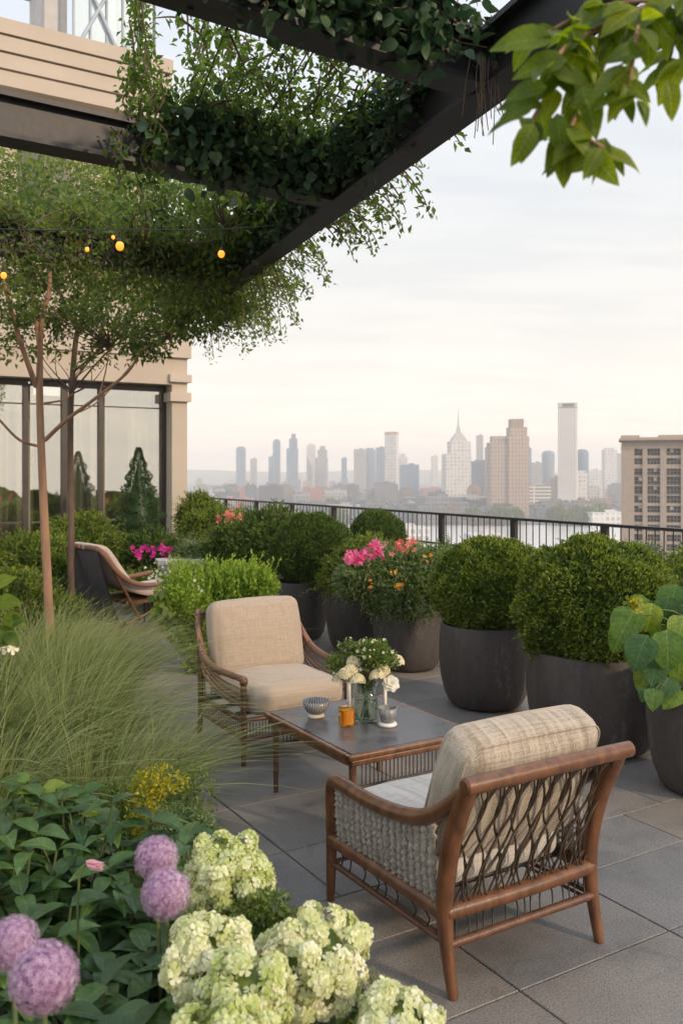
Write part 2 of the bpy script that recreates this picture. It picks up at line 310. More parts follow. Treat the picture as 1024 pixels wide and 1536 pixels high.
# paving
m,nt,b=newmat('granite_paving'); L=nt.links.new; v=mapping(nt)
g=N(nt,'NewGeometry'); sp=N(nt,'TexNoise'); sp.inputs['Scale'].default_value=170; sp.inputs['Detail'].default_value=3; L(v,sp.inputs[0])
big=N(nt,'TexNoise'); big.inputs['Scale'].default_value=1.6; big.inputs['Detail'].default_value=9; big.inputs['Roughness'].default_value=.65; L(v,big.inputs[0])
c1=ramp(nt,g.outputs['Random Per Island'],[(0,(.20,.195,.19)),(.35,(.235,.208,.178)),(.7,(.182,.184,.192)),(1,(.26,.23,.195))])
c2=ramp(nt,sp.outputs[0],[(.32,(.45,.45,.45)),(.48,(.95,.95,.95)),(.62,(1.08,1.08,1.08)),(.75,(1.6,1.58,1.5))])
st_=N(nt,'TexNoise'); st_.inputs['Scale'].default_value=4.5; st_.inputs['Detail'].default_value=10; st_.inputs['Roughness'].default_value=.7; st_.inputs['Distortion'].default_value=.6; L(v,st_.inputs[0]); c4=ramp(nt,st_.outputs[0],[(.30,(.74,.73,.72)),(.45,(1,1,1)),(.62,(1,1,1)),(.72,(1.16,1.14,1.10))])
c3=ramp(nt,big.outputs[0],[(.3,(.60,.61,.63)),(.5,(.97,.97,.97)),(.75,(1.25,1.21,1.15))])
def mul(nt,a,b_):
    x=N(nt,'Mix',data_type='RGBA',blend_type='MULTIPLY'); x.inputs[0].default_value=1; nt.links.new(a,x.inputs[6]); nt.links.new(b_,x.inputs[7]); return x.outputs[2]
L(mul(nt,mul(nt,mul(nt,c1,c2),c3),c4),b.inputs['Base Color'])
L(ramp(nt,big.outputs[0],[(.3,(.42,.42,.42)),(.7,(.68,.68,.68))]),b.inputs['Roughness']); b.inputs['Specular IOR Level'].default_value=.45
bp=N(nt,'Bump'); bp.inputs['Strength'].default_value=.35; bp.inputs['Distance'].default_value=.004; L(sp.outputs[0],bp.inputs['Height']); L(bp.outputs[0],b.inputs['Normal']); M['paving']=m
M['joint']=simple('paving_joint',(.05,.048,.045),(.03,.03,.028),.9,20)
# city facades with a procedural window grid
def facade(name,wall,glass,fw=3.2,fh=3.6,mortar=.32,roof=None,rough=.35):
    m,nt,b=newmat(name); L=nt.links.new; t=N(nt,'TexCoord'); s=N(nt,'SeparateXYZ'); L(t.outputs['Object'],s.inputs[0]); sn=N(nt,'SeparateXYZ'); L(t.outputs['Normal'],sn.inputs[0])
    ab=N(nt,'Math',operation='ABSOLUTE'); L(sn.outputs[0],ab.inputs[0]); gt=N(nt,'Math',operation='GREATER_THAN'); L(ab.outputs[0],gt.inputs[0]); gt.inputs[1].default_value=.7
    mx=N(nt,'Mix',data_type='FLOAT'); L(gt.outputs[0],mx.inputs[0]); L(s.outputs[0],mx.inputs[2]); L(s.outputs[1],mx.inputs[3])
    cb=N(nt,'CombineXYZ'); L(mx.outputs[0],cb.inputs[0]); L(s.outputs[2],cb.inputs[1])
    br=N(nt,'TexBrick'); br.offset=0; br.squash=1; L(cb.outputs[0],br.inputs[0]); br.inputs['Scale'].default_value=1; br.inputs['Brick Width'].default_value=fw; br.inputs['Row Height'].default_value=fh
    br.inputs['Mortar Size'].default_value=mortar*fh/2; br.inputs['Mortar Smooth'].default_value=.1; br.inputs['Bias'].default_value=0
    br.inputs['Color1'].default_value=(*glass,1); br.inputs['Color2'].default_value=(*[x*1.7+.02 for x in glass],1); br.inputs['Mortar'].default_value=(*wall,1)
    gz=N(nt,'Math',operation='GREATER_THAN'); L(sn.outputs[2],gz.inputs[0]); gz.inputs[1].default_value=.5
    x=N(nt,'Mix',data_type='RGBA'); L(gz.outputs[0],x.inputs[0]); L(br.outputs[0],x.inputs[6]); x.inputs[7].default_value=(*(roof or tuple(c*.8 for c in wall)),1)
    L(x.outputs[2],b.inputs['Base Color']); b.inputs['Roughness'].default_value=rough+.3; return m
F=[facade('facade_blue',(.17,.25,.34),(.09,.14,.22),5,7,.3),facade('facade_grey',(.34,.34,.34),(.16,.17,.19),6,7,.4),facade('facade_buff',(.42,.35,.28),(.20,.18,.16),6,7,.4),
   facade('facade_white',(.62,.60,.56),(.30,.31,.33),7,7,.4),facade('facade_brown',(.30,.20,.14),(.10,.09,.09),3.2,3.4,.4),facade('facade_glass',(.12,.20,.29),(.07,.13,.20),4,7,.2),
   facade('facade_red',(.42,.16,.12),(.14,.10,.10)),facade('facade_pale',(.66,.64,.60),(.50,.52,.52),5,7,.2)]

# ------------------------------------------------------------------ leaf instancing
def tmpl_diamond(w=.5,fold=.12):   # axis +x, normal +z
    return np.array([(0,0,0),(.45,-w/2,fold),(1,0,-.04),(.45,w/2,fold)]), np.array([(0,1,2),(0,2,3)])
def tmpl_oval(w=.5,fold=.08,droop=.18,n=6,rnd=1.0):
    V=[];Fc=[]
    for i in range(n+1):
        t=i/n; hw=w/2*(math.sin(PI*t**.75)**(.8*rnd)) if 0<t<1 else 0.006
        z=-droop*t*t+.05*math.sin(PI*t)
        V+=[(t,-hw,z+fold*hw/w*2),(t,0,z),(t,hw,z+fold*hw/w*2)]
    for i in range(n):
        a=i*3; Fc+=[(a,a+3,a+4,a+1),(a+1,a+4,a+5,a+2)]
    return np.array(V),np.array(Fc)
def tmpl_flower(p=5,w=.5,cup=.3,rnd=1.0):
    V=[(0,0,0)];Fc=[]
    for i in range(p):
        a=2*PI*i/p; d=2*PI/p*w
        for r,da,z in ((.45,-d*.8,cup*.3),(.86,-d*.62*rnd,cup*.7),(1,0,cup*.8),(.86,d*.62*rnd,cup*.7),(.45,d*.8,cup*.3)): V.append((r*math.cos(a+da),r*math.sin(a+da),z))
        k=1+5*i; Fc+=[(0,k,k+1,k+2),(0,k+2,k+3,k+4)]
    return np.array(V),np.array(Fc)
def unit(a): return a/(np.linalg.norm(a,axis=-1,keepdims=True)+1e-12)
def scatter(mb,tm,pos,axis,normal,scale,m=0):
    V,Fc=tm; pos=np.asarray(pos,float); n=len(pos)
    if n==0: return mb
    X=unit(np.asarray(axis,float)); Z=np.asarray(normal,float); Z=unit(Z-X*(Z*X).sum(1,keepdims=True)); Y=np.cross(Z,X)
    s=np.broadcast_to(np.asarray(scale,float),(n,))[:,None,None]
    W=pos[:,None,:]+s*(V[None,:,0:1]*X[:,None,:]+V[None,:,1:2]*Y[:,None,:]+V[None,:,2:3]*Z[:,None,:])
    idx=(Fc[None]+(np.arange(n)*len(V))[:,None,None]).reshape(-1,Fc.shape[1])
    return mb.add(W.reshape(-1,3),idx,m,np.tile(V,(n,1)) if 12<len(V)<40 and len(Fc)>8 else None)
def rdir(n): return unit(rng.normal(size=(n,3)))
def nz(p,s=1.0,seed=0): return np.array([mnoise.noise(Vector((a[0]*s+seed,a[1]*s,a[2]*s))) for a in p])
D_=tmpl_diamond(); DN=tmpl_diamond(.3,.08); DW=tmpl_diamond(.75,.1); OV=tmpl_oval(); OVW=tmpl_oval(.72,.06,.2,6); OVR=tmpl_oval(.95,.05,.22,7,.7)
OVL=tmpl_oval(.44,.07,.25,8); OVH=tmpl_oval(.86,.10,.30,9,.85)
FL5=tmpl_flower(5,.5,.3); FL4=tmpl_flower(4,.47,.14,1.1); FL6=tmpl_flower(6,.17,.25,.6)
def icoball(mb,c,rad,noise_amp=.05,m=0,rings=14,seg=20,zmin=-1.0,seed=0):
    V=[];Fc=[]
    for i in range(rings+1):
        t=PI*i/rings
        for j in range(seg):
            a=2*PI*j/seg; d=np.array((math.sin(t)*math.cos(a),math.sin(t)*math.sin(a),max(math.cos(t),zmin)))
            k=1+noise_amp*mnoise.noise(Vector(d*2.6)+Vector((seed,0,0)))*2
            V.append(np.array(c)+d*np.array(rad)*k)
    for i in range(rings):
        for j in range(seg): Fc.append((i*seg+j,(i+1)*seg+j,(i+1)*seg+(j+1)%seg,i*seg+(j+1)%seg))
    return mb.add(V,Fc,m)
def leafball(mb,c,rad,n,size,tm=D_,seed=0,lump=.10,fuzz=.14,zmin=-.75,core=True,up=.3,m=0,out=.8,core_k=.86,wild=0,tips=0):
    """leaves spread through the outer shell of a lumpy ellipsoid, over a leafy core"""
    c=np.array(c); rad=np.array(rad if not np.isscalar(rad) else (rad,)*3,float)
    d=rdir(int(n*1.3)); d=d[d[:,2]>zmin][:n]; n=len(d)
    k=1+lump*nz(d,2.2,seed)*1.6+lump*.6*nz(d,6.5,seed+9)+lump*.55*nz(d,15,seed+3)
    r=k*(1-fuzz*rng.random(n)**1.5)
    # a few leaves stand proud
    pr=rng.random(n)<.05; r[pr]*=1+fuzz*.45*rng.random(pr.sum())
    p=c+d*r[:,None]*rad
    ax=unit(d*out+rdir(n)*.8+np.array((0,0,up))); nm=unit(d+rdir(n)*.7)
    scatter(mb,tm,p,ax,nm,size*(.65+.7*rng.random(n)),m)
    if wild:
        q=int(n*wild/9); i=rng.integers(0,n,q)
        for st in range(q):
            a=unit(d[i[st]]+rng.normal(size=3)*.55+np.array((0,0,.35))); L_=size*rng.uniform(2.0,4.6); tt=np.linspace(.1,1,9)[:,None]
            pp=p[i[st]]+a*L_*tt+np.array((0,0,-L_*.25))*tt**2; scatter(mb,tm,pp,unit(rdir(9)*.9+a*.8),rdir(9)+np.array((0,0,.7)),size*.85*(1.1-.5*tt[:,0]),m+(1 if tips and st%2 else 0))
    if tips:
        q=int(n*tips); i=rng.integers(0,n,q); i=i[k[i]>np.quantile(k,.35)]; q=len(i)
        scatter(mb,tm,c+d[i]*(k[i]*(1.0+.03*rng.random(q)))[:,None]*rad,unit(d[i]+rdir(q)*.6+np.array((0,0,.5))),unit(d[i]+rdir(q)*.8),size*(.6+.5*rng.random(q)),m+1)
    if core: icoball(mb,c,rad*core_k*(1-lump*.5),lump*.5,m,zmin=zmin,seed=seed)
    return mb
def flowers(mb,pts,size,tm=FL5,per=1,m=0,spread=0.0,face=(0,-.6,.6)):
    P=np.repeat(np.array(pts,float),per,axis=0); n=len(P); P=P+rng.normal(size=(n,3))*spread
    Z=unit(rdir(n)*.7+np.array(face)); X=unit(np.cross(Z,rdir(n)))
    return scatter(mb,tm,P,X,Z,size*(.7+.6*rng.random(n)),m)

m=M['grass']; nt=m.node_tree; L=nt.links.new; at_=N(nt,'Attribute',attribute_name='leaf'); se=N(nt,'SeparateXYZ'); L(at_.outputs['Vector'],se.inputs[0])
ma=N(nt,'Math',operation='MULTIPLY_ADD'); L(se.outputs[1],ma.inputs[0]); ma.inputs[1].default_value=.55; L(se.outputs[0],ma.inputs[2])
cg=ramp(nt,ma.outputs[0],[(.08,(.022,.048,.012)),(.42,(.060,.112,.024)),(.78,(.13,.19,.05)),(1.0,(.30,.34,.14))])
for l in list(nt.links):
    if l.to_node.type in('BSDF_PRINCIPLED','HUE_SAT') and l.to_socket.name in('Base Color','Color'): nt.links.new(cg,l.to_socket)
# ================================================================== CAMERA, LIGHT, SKY
cam=bpy.data.cameras.new('camera'); co=bpy.data.objects.new('camera',cam); COL.objects.link(co); scene.camera=co
co.location=(0,0,CAMH); co.rotation_euler=(PI/2,0,0)
cam.sensor_fit='VERTICAL'; cam.sensor_height=36; cam.lens=FP/1536*36; cam.shift_y=-(768-HY)/1536; cam.clip_end=20000; cam.clip_start=.05
cam.dof.use_dof=True; cam.dof.focus_distance=3.9; cam.dof.aperture_fstop=6.0
SUN_EL=math.radians(24); sd=Vector((.80,-.60,0)).normalized()   # towards the sun, seen from above
sdir=Vector((sd.x*math.cos(SUN_EL),sd.y*math.cos(SUN_EL),math.sin(SUN_EL)))
sl=bpy.data.lights.new('sun','SUN'); sl.energy=2.7; sl.angle=math.radians(3); sl.color=(1,.76,.52); so=bpy.data.objects.new('sun',sl); COL.objects.link(so)
so.rotation_euler=sdir.to_track_quat('Z','Y').to_euler()
w=bpy.data.worlds.new('World'); scene.world=w; w.use_nodes=True; nt=w.node_tree; bg=nt.nodes['Background']; L=nt.links.new
sky=N(nt,'TexSky',sky_type='NISHITA'); sky.sun_disc=False; sky.sun_elevation=SUN_EL; sky.sun_rotation=math.atan2(sd.x,sd.y); sky.air_density=1.0; sky.dust_density=3.5; sky.ozone_density=1.0
tc=N(nt,'TexCoord'); sp=N(nt,'SeparateXYZ'); L(tc.outputs['Generated'],sp.inputs[0])
# thin high cloud: streaks stretched near the horizon
za=N(nt,'Math',operation='ADD'); za.inputs[1].default_value=.12; L(sp.outputs[2],za.inputs[0])
dx=N(nt,'Math',operation='DIVIDE'); L(sp.outputs[0],dx.inputs[0]); L(za.outputs[0],dx.inputs[1]); dy=N(nt,'Math',operation='DIVIDE'); L(sp.outputs[1],dy.inputs[0]); L(za.outputs[0],dy.inputs[1])
cb=N(nt,'CombineXYZ'); L(dx.outputs[0],cb.inputs[0]); L(dy.outputs[0],cb.inputs[1])
mp=N(nt,'Mapping'); mp.inputs['Scale'].default_value=(.55,1.5,1); L(cb.outputs[0],mp.inputs[0])
cn=N(nt,'TexNoise'); cn.inputs['Scale'].default_value=1.3; cn.inputs['Detail'].default_value=9; cn.inputs['Roughness'].default_value=.55; L(mp.outputs[0],cn.inputs[0])
cf=ramp(nt,cn.outputs[0],[(.40,(.90,.90,.90)),(.66,(.985,.985,.985))])
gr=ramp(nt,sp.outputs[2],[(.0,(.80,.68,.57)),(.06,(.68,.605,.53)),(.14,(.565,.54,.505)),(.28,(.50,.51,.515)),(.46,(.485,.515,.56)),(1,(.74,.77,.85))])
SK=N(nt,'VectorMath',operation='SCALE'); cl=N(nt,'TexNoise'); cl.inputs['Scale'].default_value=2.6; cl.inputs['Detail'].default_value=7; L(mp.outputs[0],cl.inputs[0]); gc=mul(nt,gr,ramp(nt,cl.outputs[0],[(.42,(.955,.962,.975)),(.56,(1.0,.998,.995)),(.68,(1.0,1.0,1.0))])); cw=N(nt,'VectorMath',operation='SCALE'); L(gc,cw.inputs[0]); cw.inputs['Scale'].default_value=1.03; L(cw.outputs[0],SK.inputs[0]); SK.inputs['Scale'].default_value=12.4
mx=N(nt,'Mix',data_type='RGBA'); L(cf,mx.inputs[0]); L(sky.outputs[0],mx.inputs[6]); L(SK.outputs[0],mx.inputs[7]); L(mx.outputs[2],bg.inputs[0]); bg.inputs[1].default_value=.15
scene.view_settings.view_transform='Standard'; scene.view_settings.look='None'; scene.view_settings.exposure=0.0; scene.view_settings.gamma=1
scene.render.engine='CYCLES'
try:
    scene.cycles.volume_bounces=2; scene.cycles.transparent_max_bounces=12; scene.cycles.max_bounces=7
except Exception: pass

# ================================================================== CITY
GZ=-70.0
def sheet(name,x0,x1,y0,y1,z,mat,amp=0,res=2):
    mb=MB(); xs=np.linspace(x0,x1,res); ys=np.linspace(y0,y1,res); A,B=np.meshgrid(xs,ys,indexing='ij'); V=np.stack([A.ravel(),B.ravel(),np.full(A.size,z)],1)
    i,j=np.meshgrid(np.arange(res-1),np.arange(res-1),indexing='ij'); i=i.ravel();j=j.ravel()
    mb.add(V,np.stack([i*res+j,(i+1)*res+j,(i+1)*res+j+1,i*res+j+1],1)); return single(name,mb,mat,(0,0,0),kind='structure')
M['city_ground']=simple('city_ground',(.12,.12,.12),(.05,.06,.055),.9,.02,(1,1,1),0,1)
sheet('city_ground',-5600,5600,-1500,6300,GZ,M['city_ground'])
m,nt,b=newmat('river'); b.inputs['Base Color'].default_value=(.62,.62,.60,1); b.inputs['Roughness'].default_value=.22; b.inputs['Specular IOR Level'].default_value=.8  # pale base colour paints in the hazy sky's reflection on the water
n=N(nt,'TexNoise'); n.inputs['Scale'].default_value=.05; n.inputs['Detail'].default_value=6; nt.links.new(mapping(nt,(1,3,1)),n.inputs[0]); bp=N(nt,'Bump'); bp.inputs['Strength'].default_value=.5; bp.inputs['Distance'].default_value=2; nt.links.new(n.outputs[0],bp.inputs['Height']); nt.links.new(bp.outputs[0],b.inputs['Normal']); M['river']=m
mb=MB(); xs=np.linspace(-4000,4000,60); Vn=[(x,620+40*math.sin(x/500)+.02*x,GZ+.4) for x in xs]; Vf=[(x,1120+40*math.sin(x/620+1)-.03*x,GZ+.4) for x in xs]
mb.add(Vn+Vf,[(i,i+1,60+i+1,60+i) for i in range(59)]); single('river',mb,M['river'],(0,0,0),kind='structure')
# far hills
mb=MB(); xs=np.linspace(-5400,5400,160); rows=[]
for k,(yy,hh) in enumerate(((5300,0),(5600,.6),(5900,1),(6200,.8))):
    rows+= [(x,yy+60*math.sin(x/300),GZ-1+hh*(66+26*mnoise.noise(Vector((x/900,k*.2,0)))+9*mnoise.noise(Vector((x/170,k,3))))) for x in xs]
mb.add(rows,[(k*160+i,k*160+i+1,(k+1)*160+i+1,(k+1)*160+i) for k in range(3) for i in range(159)])
M['hill']=simple('hill',(.10,.12,.08),(.06,.08,.05),.9,.01,bump=0); single('hills',mb,M['hill'],(0,0,0),kind='structure')

def tower(name,x0,x1,ytop,D,mat,label,style='flat',depth=None,basey=None,cat='building',group=None,rot=None):
    X0=(x0-HX)/FP*D; X1=(x1-HX)/FP*D; wd=X1-X0; top=CAMH+(HY-ytop)/FP*D; H=top-GZ; dp=depth or wd*.9
    rot=random.uniform(-.12,.12) if rot is None else rot
    mb=MB(); 
    def bx(cx,cy,z0,z1,sx,sy): box(mb,(cx,cy,(z0+z1)/2),(sx,sy,z1-z0))
    if style=='flat': bx(0,0,0,H-4,wd,dp); bx(0,0,H-4,H,wd*.7,dp*.7)
    elif style=='plain': bx(0,0,0,H,wd,dp); bx(wd*.1,0,H,H+3,wd*.3,dp*.4)
    elif style=='step': bx(0,0,0,H*.78,wd,dp); bx(wd*.08,0,H*.78,H*.93,wd*.72,dp*.8); bx(wd*.1,0,H*.93,H,wd*.4,dp*.5)
    elif style=='slant':
        bx(0,0,0,H*.94,wd,dp); z=H*.94
        mb.add([(-wd/2,-dp/2,z),(wd/2,-dp/2,z),(wd/2,dp/2,z),(-wd/2,dp/2,z),(-wd/2,-dp/2,H),(-wd/2,dp/2,H)],[(0,1,4,4),(3,5,2,2),(1,2,5,4),(0,4,5,3)])
    elif style=='round': lathe(mb,[(wd/2,0),(wd/2,H*.93),(wd*.44,H*.97),(wd*.25,H),(0,H)],seg=20)
    elif style=='slab': bx(0,0,0,H,wd,dp); bx(-wd*.25,0,H,H+4,wd*.15,dp*.5); bx(wd*.2,0,H,H+3,wd*.2,dp*.5)
    return single(name,mb,mat,((X0+X1)/2,D,GZ),label,cat,group,world=False,smooth=False,rz=rot)
G='distant skyline towers'
specs=[(355,368,670,2300,0,'flat','slim blue grey tower, first tall one right of the stone pier'),(376,385,688,2500,1,'plain','short narrow grey tower just right of the first slim tower'),
(403,412,685,2300,0,'plain','low half of the twin grey tower pair at left skyline'),(410,420,659,2350,5,'flat','thin dark blue tower standing behind a shorter twin'),
(430,447,651,2100,0,'step','tallest blue grey tower in the left skyline cluster'),(460,473,666,2200,3,'flat','pale flat topped tower of the left skyline pair'),
(473,491,669,2150,1,'step','stepped grey tower touching the pale flat topped one'),(512,520,687,2200,0,'plain','lone thin stub tower in the gap of the skyline'),
(531,548,674,2200,1,'plain','wide grey slab tower left of the centre cluster'),(546,563,672,2300,0,'flat','second grey slab tower of the centre cluster'),
(564,577,671,2250,5,'plain','narrow blue tower just left of the copper topped one'),(600,628,697,1900,5,'plain','low dark office block right of the copper topped tower'),
(590,612,681,2050,3,'step','pale stepped block against the copper topped tower'),(647,656,684,2300,3,'plain','tiny pale tower left of the spired building'),
(714,724,653,2100,1,'plain','thin grey chimney like tower right of the spire'),(788,796,672,1900,0,'plain','sliver of blue tower right of the brown brick one'),
(812,831,676,2000,0,'round','rounded slate blue tower left of the white skyscraper'),(863,882,674,1700,5,'round','dark glass tower with rounded top beside the white skyscraper'),
(904,922,672,2100,3,'flat','pale hazy tower just left of the buff office block'),(918,936,680,2200,1,'step','hazy grey tower partly behind the buff office block'),
(684,735,692,1850,5,'slab','broad blue glass block below the spire'),(796,812,694,1950,1,'plain','grey block between brown tower and rounded blue tower'),
(728,744,668,1800,2,'flat','buff slab rising behind the brown brick tower'),(880,900,705,1900,3,'plain','low pale block right of the dark glass tower')]
for x0,x1,yt,D,fi,st,lb in specs: tower('tower',x0,x1,yt,D,F[fi],lb,st,group=G)
# copper-topped tower
X=(587-HX)/FP*2000; t=thing('tower','white tower with copper coloured top near the skyline centre','building',(X,2000,GZ),-.3,G)
Hh=CAMH+(705-652)/FP*2000-GZ; part('body',box(MB(),(0,0,Hh/2),(26,24,Hh)),F[3],t,False,False); part('crown',box(MB(),(0,0,Hh+3),(27,25,6)),simple('copper',(.45,.24,.12),(.38,.2,.1),.5,.1,bump=0),t,False,False)
# spired tower
D=1700; X=(687-HX)/FP*D; zt=lambda y:CAMH+(705-y)/FP*D-GZ
t=thing('spired_tower','pale setback tower topped by a pyramid and needle spire','building',(X,D,GZ),.1)
mb=MB(); box(mb,(-4,0,zt(681)/2),(48,40,zt(681))); box(mb,(1,0,(zt(681)+zt(662))/2),(38,34,zt(662)-zt(681))); part('body',mb,F[3],t,False,False)
mb=MB(); lathe(mb,[(20,zt(662)),(16,zt(657)),(8,zt(650)),(5,zt(648)),(4.2,zt(642)),(0,zt(641))],seg=4); mb.xf(Matrix.Rotation(PI/4,4,'Z')); part('roof',mb,simple('lead_roof',(.42,.40,.38),(.36,.34,.32),.6,.1,bump=0),t,False,False)
mb=MB(); tube(mb,[(0,0,zt(644)),(0,0,zt(636)),(0,0,zt(626)),(0,0,zt(612))],[3.2,1.9,1.1,.35],8); part('spire',mb,M['blue_frame'],t,False,False)
# brown brick tower
D=1350; zt=lambda y:CAMH+(705-y)/FP*D-GZ; s=D/FP; X=(761-HX)*s
t=thing('brick_tower','brown brick tower stepped up to a square crown','building',(X,D,GZ),.06)
mb=MB(); box(mb,(-13*s,0,zt(664)/2),(32*s,30,zt(664))); box(mb,(-15*s,0,zt(660)+0.5),(20*s,20,10)); part('wing',mb,facade('brick_wing',(.36,.27,.20),(.13,.10,.09),5,6,.4),t,False,False)
mb=MB(); box(mb,(12*s,-2,zt(655)/2),(31*s,34,zt(655))); box(mb,(13*s,-2,(zt(655)+zt(641))/2),(25*s,28,zt(641)-zt(655))); part('body',mb,facade('brick_main',(.38,.27,.20),(.13,.10,.09),5,6,.4),t,False,False)
mb=MB(); box(mb,(12*s,-2,(zt(641)+zt(629))/2),(18*s,22,zt(629)-zt(641))); part('crown',mb,simple('brick_crown',(.26,.17,.13),(.22,.14,.1),.8,.1,bump=0),t,False,False)
# white skyscraper
D=1500; s=D/FP; zt=lambda y:CAMH+(705-y)/FP*D-GZ; X=(851-HX)*s
t=thing('white_skyscraper','tall plain white skyscraper with dark band at its top','building',(X,D,GZ),-.33)
wd=27*s; mb=MB(); box(mb,(0,0,zt(613)/2),(wd,wd,zt(613))); 
part('body',mb,simple('tower_skin',(.62,.60,.57),(.56,.54,.51),.6,.02,(1,1,4),0),t,False,False)
mb=MB(); 
box(mb,(0,0,(zt(612)+zt(605))/2+.3),(wd*1.01,wd*1.01,zt(605)-zt(612))); part('parapet',mb,simple('tower_cap',(.55,.53,.50),(.5,.48,.45),.7,.1,bump=0),t,False,False)
mb=MB(); box(mb,(wd*.06,-wd*.506,(zt(612)+zt(605))/2),(wd*.62,.8,(zt(605)-zt(612))*.62)); part('louvre_band',mb,M['rail'],t,False,False)
# red low building, white slab, shore blocks
tower('red_building',757,795,716,1500,F[6],'low red brick block at the foot of the brown tower','step')
tower('white_slab',773,824,729,1430,facade('slab_white',(.66,.63,.58),(.10,.10,.10),60,5.5,.45),'white apartment slab with horizontal balcony bands by the river','slab',depth=16,rot=.05)
tower('long_building',640,735,745,1440,F[1],'long low grey block on the far river bank','slab',depth=25,rot=.03)
tower('long_building',440,520,742,1560,F[1],'long dim warehouse on the left river bank','slab',depth=25,rot=-.03)
tower('apartment_block',822,845,716,1520,F[2],'buff block right of the white balcony slab','plain')
tower('apartment_block',846,860,722,1560,F[3],'narrow pale block below the white skyscraper','flat')
tower('apartment_block',862,878,706,1540,F[3],'pale block right of the white skyscraper foot','flat')
LOW=[facade('low_slate',(.09,.12,.16),(.04,.06,.08),6,6,.35),facade('low_grey',(.15,.155,.165),(.06,.07,.08),6,6,.4),facade('low_brown',(.19,.145,.12),(.06,.06,.06),6,6,.4),facade('low_dark',(.06,.085,.11),(.04,.05,.07),5,6,.3),facade('low_pale',(.42,.41,.40),(.14,.15,.17),6,6,.4)]
lows=['low hazy block in the far city','flat roofed house block in the far city']
k=0
for i in range(290):
    D=random.choice([random.uniform(1140,1500),random.uniform(1300,2100),random.uniform(1600,3400)]); px=random.uniform(285,935); yb=HY+(CAMH-GZ)/FP and HY+71.65*FP/D
    h=random.uniform(9,26) if D<1500 else random.uniform(14,46); wpx=random.uniform(12,38)*1900/D
    yt=yb-h*FP/D
    if yt<696: yt=random.uniform(696,706)
    tower('city_block',px,px+wpx,yt,D,random.choice([LOW[0],LOW[0],LOW[1],LOW[1],LOW[2],LOW[3],LOW[3],LOW[4],F[6]]),'small low rise block, one of many in the hazy city',random.choice(['flat','plain','plain','slab','step']),depth=random.uniform(14,30),group='low rise blocks of the hazy city')
# near-shore sheds
for (x0,x1,yt,D) in ((455,500,778,1150),(560,640,790,900),(820,905,752,1480),(700,748,800,820),(880,935,768,1130),(300,352,752,1450)):
    tower('shed',x0,x1,yt,D,F[3],{455:'pale shed by the river at left',560:'long pale quay shed left of centre',820:'low pale roofs right of the balcony slab',700:'pale quay shed behind the centre railing',880:'pale shed beside the buff office block',300:'pale shed next to the stone pier'}[x0],'plain',depth=30,rot=.1)
# riverside trees
tm=MB(); leafball(tm,(0,0,11),(9,9,8),700,2.6,DW,5,.25,.3,zmin=-.9,core_k=.8); tube(tm,[(0,0,0),(0,0,6)],[.9,.6],6)
tme=tm.mesh('riverside_tree',M['box_leaf2'])
for i in range(70):
    px=random.choice([random.uniform(825,925),random.uniform(300,930),random.uniform(745,775)]); D=random.choice([random.uniform(1125,1180),random.uniform(1300,1560)])
    o=bpy.data.objects.new('riverside_tree',tme); COL.objects.link(o); o.location=((px-HX)/FP*D,D,GZ); s=random.uniform(.7,1.2); o.scale=(s*1.2,s,s); o.rotation_euler=(0,0,random.uniform(0,6))
    props(o,'round dark green tree, one of many alike on the far river bank','tree','trees on the far river bank')
# buff office block
D=260; s=D/FP; t=thing('office_block','buff masonry office block with gridded windows behind the railing at right','building',((931-HX)*s,D,GZ),-.30)
Ztop=CAMH+(705-661)*s-GZ; Wd=38; 
BM=simple('buff_masonry',(.49,.405,.335),(.42,.345,.285),.85,.6,bump=.1)
wl=MB(); bays=[(1.7,1.5,2),(3.6,2.3,2),(7.2,3.5,4),(12.4,3.9,4),(17.2,3.4,4),(22,3.4,4),(27,3.6,4)]
fh=2.75; rows_=[]; z=Ztop-3.2
# wall = piers between bays + spandrels, so the windows sit in real recesses
edges=[0.0]
for bx_,bw,_ in bays[1:]: edges+= [bx_,bx_+bw]
edges.append(Wd)
for i in range(0,len(edges),2): box(wl,((edges[i]+edges[i+1])/2,.6,Ztop/2),(edges[i+1]-edges[i],1.2,Ztop))
box(wl,(Wd/2,10,Ztop/2-.2),(Wd-.1,17.6,Ztop-.4)); 
nrow=17
for r in range(nrow):
    zc=Ztop-3.4-r*fh*1.0
    for (bx_,bw,_) in bays[1:]:
        hgt=.75 if r not in (2,3,4) else .3
        box(wl,(bx_+bw/2,.75,zc-fh/2),(bw,.9,hgt if r not in (1,) else 1.2))
for (bx_,bw,_) in bays[1:]: box(wl,(bx_+bw/2,.6,Ztop-1.0),(bw,1.2,2.0)); box(wl,(bx_+bw/2,.6,(Ztop-3.4-nrow*fh+fh/2)/2),(bw,1.2,Ztop-3.4-nrow*fh+fh/2))
part('wall',wl,BM,t,False,False)
cor=MB(); box(cor,(Wd/2-.2,8,Ztop+.3),(Wd+.9,19,.6)); box(cor,(Wd/2,8,Ztop+.75),(Wd*.999,17.4,.35)); box(cor,(2.5,8,Ztop+1.2),(5.2,16,.7)); box(cor,(Wd/2+5,6,Ztop+1.2),(Wd-11,10,.8)); box(cor,(Wd/2-.1,.0,Ztop-2.2),(Wd+.3,.35,.3)); part('cornice',cor,BM,t,False,False)
wg=simple('dark_pane',(.10,.11,.12),(.03,.035,.04),.2,.8,bump=0); wfm=simple('pale_sash',(.30,.26,.22),(.26,.22,.18),.6,2,bump=0)
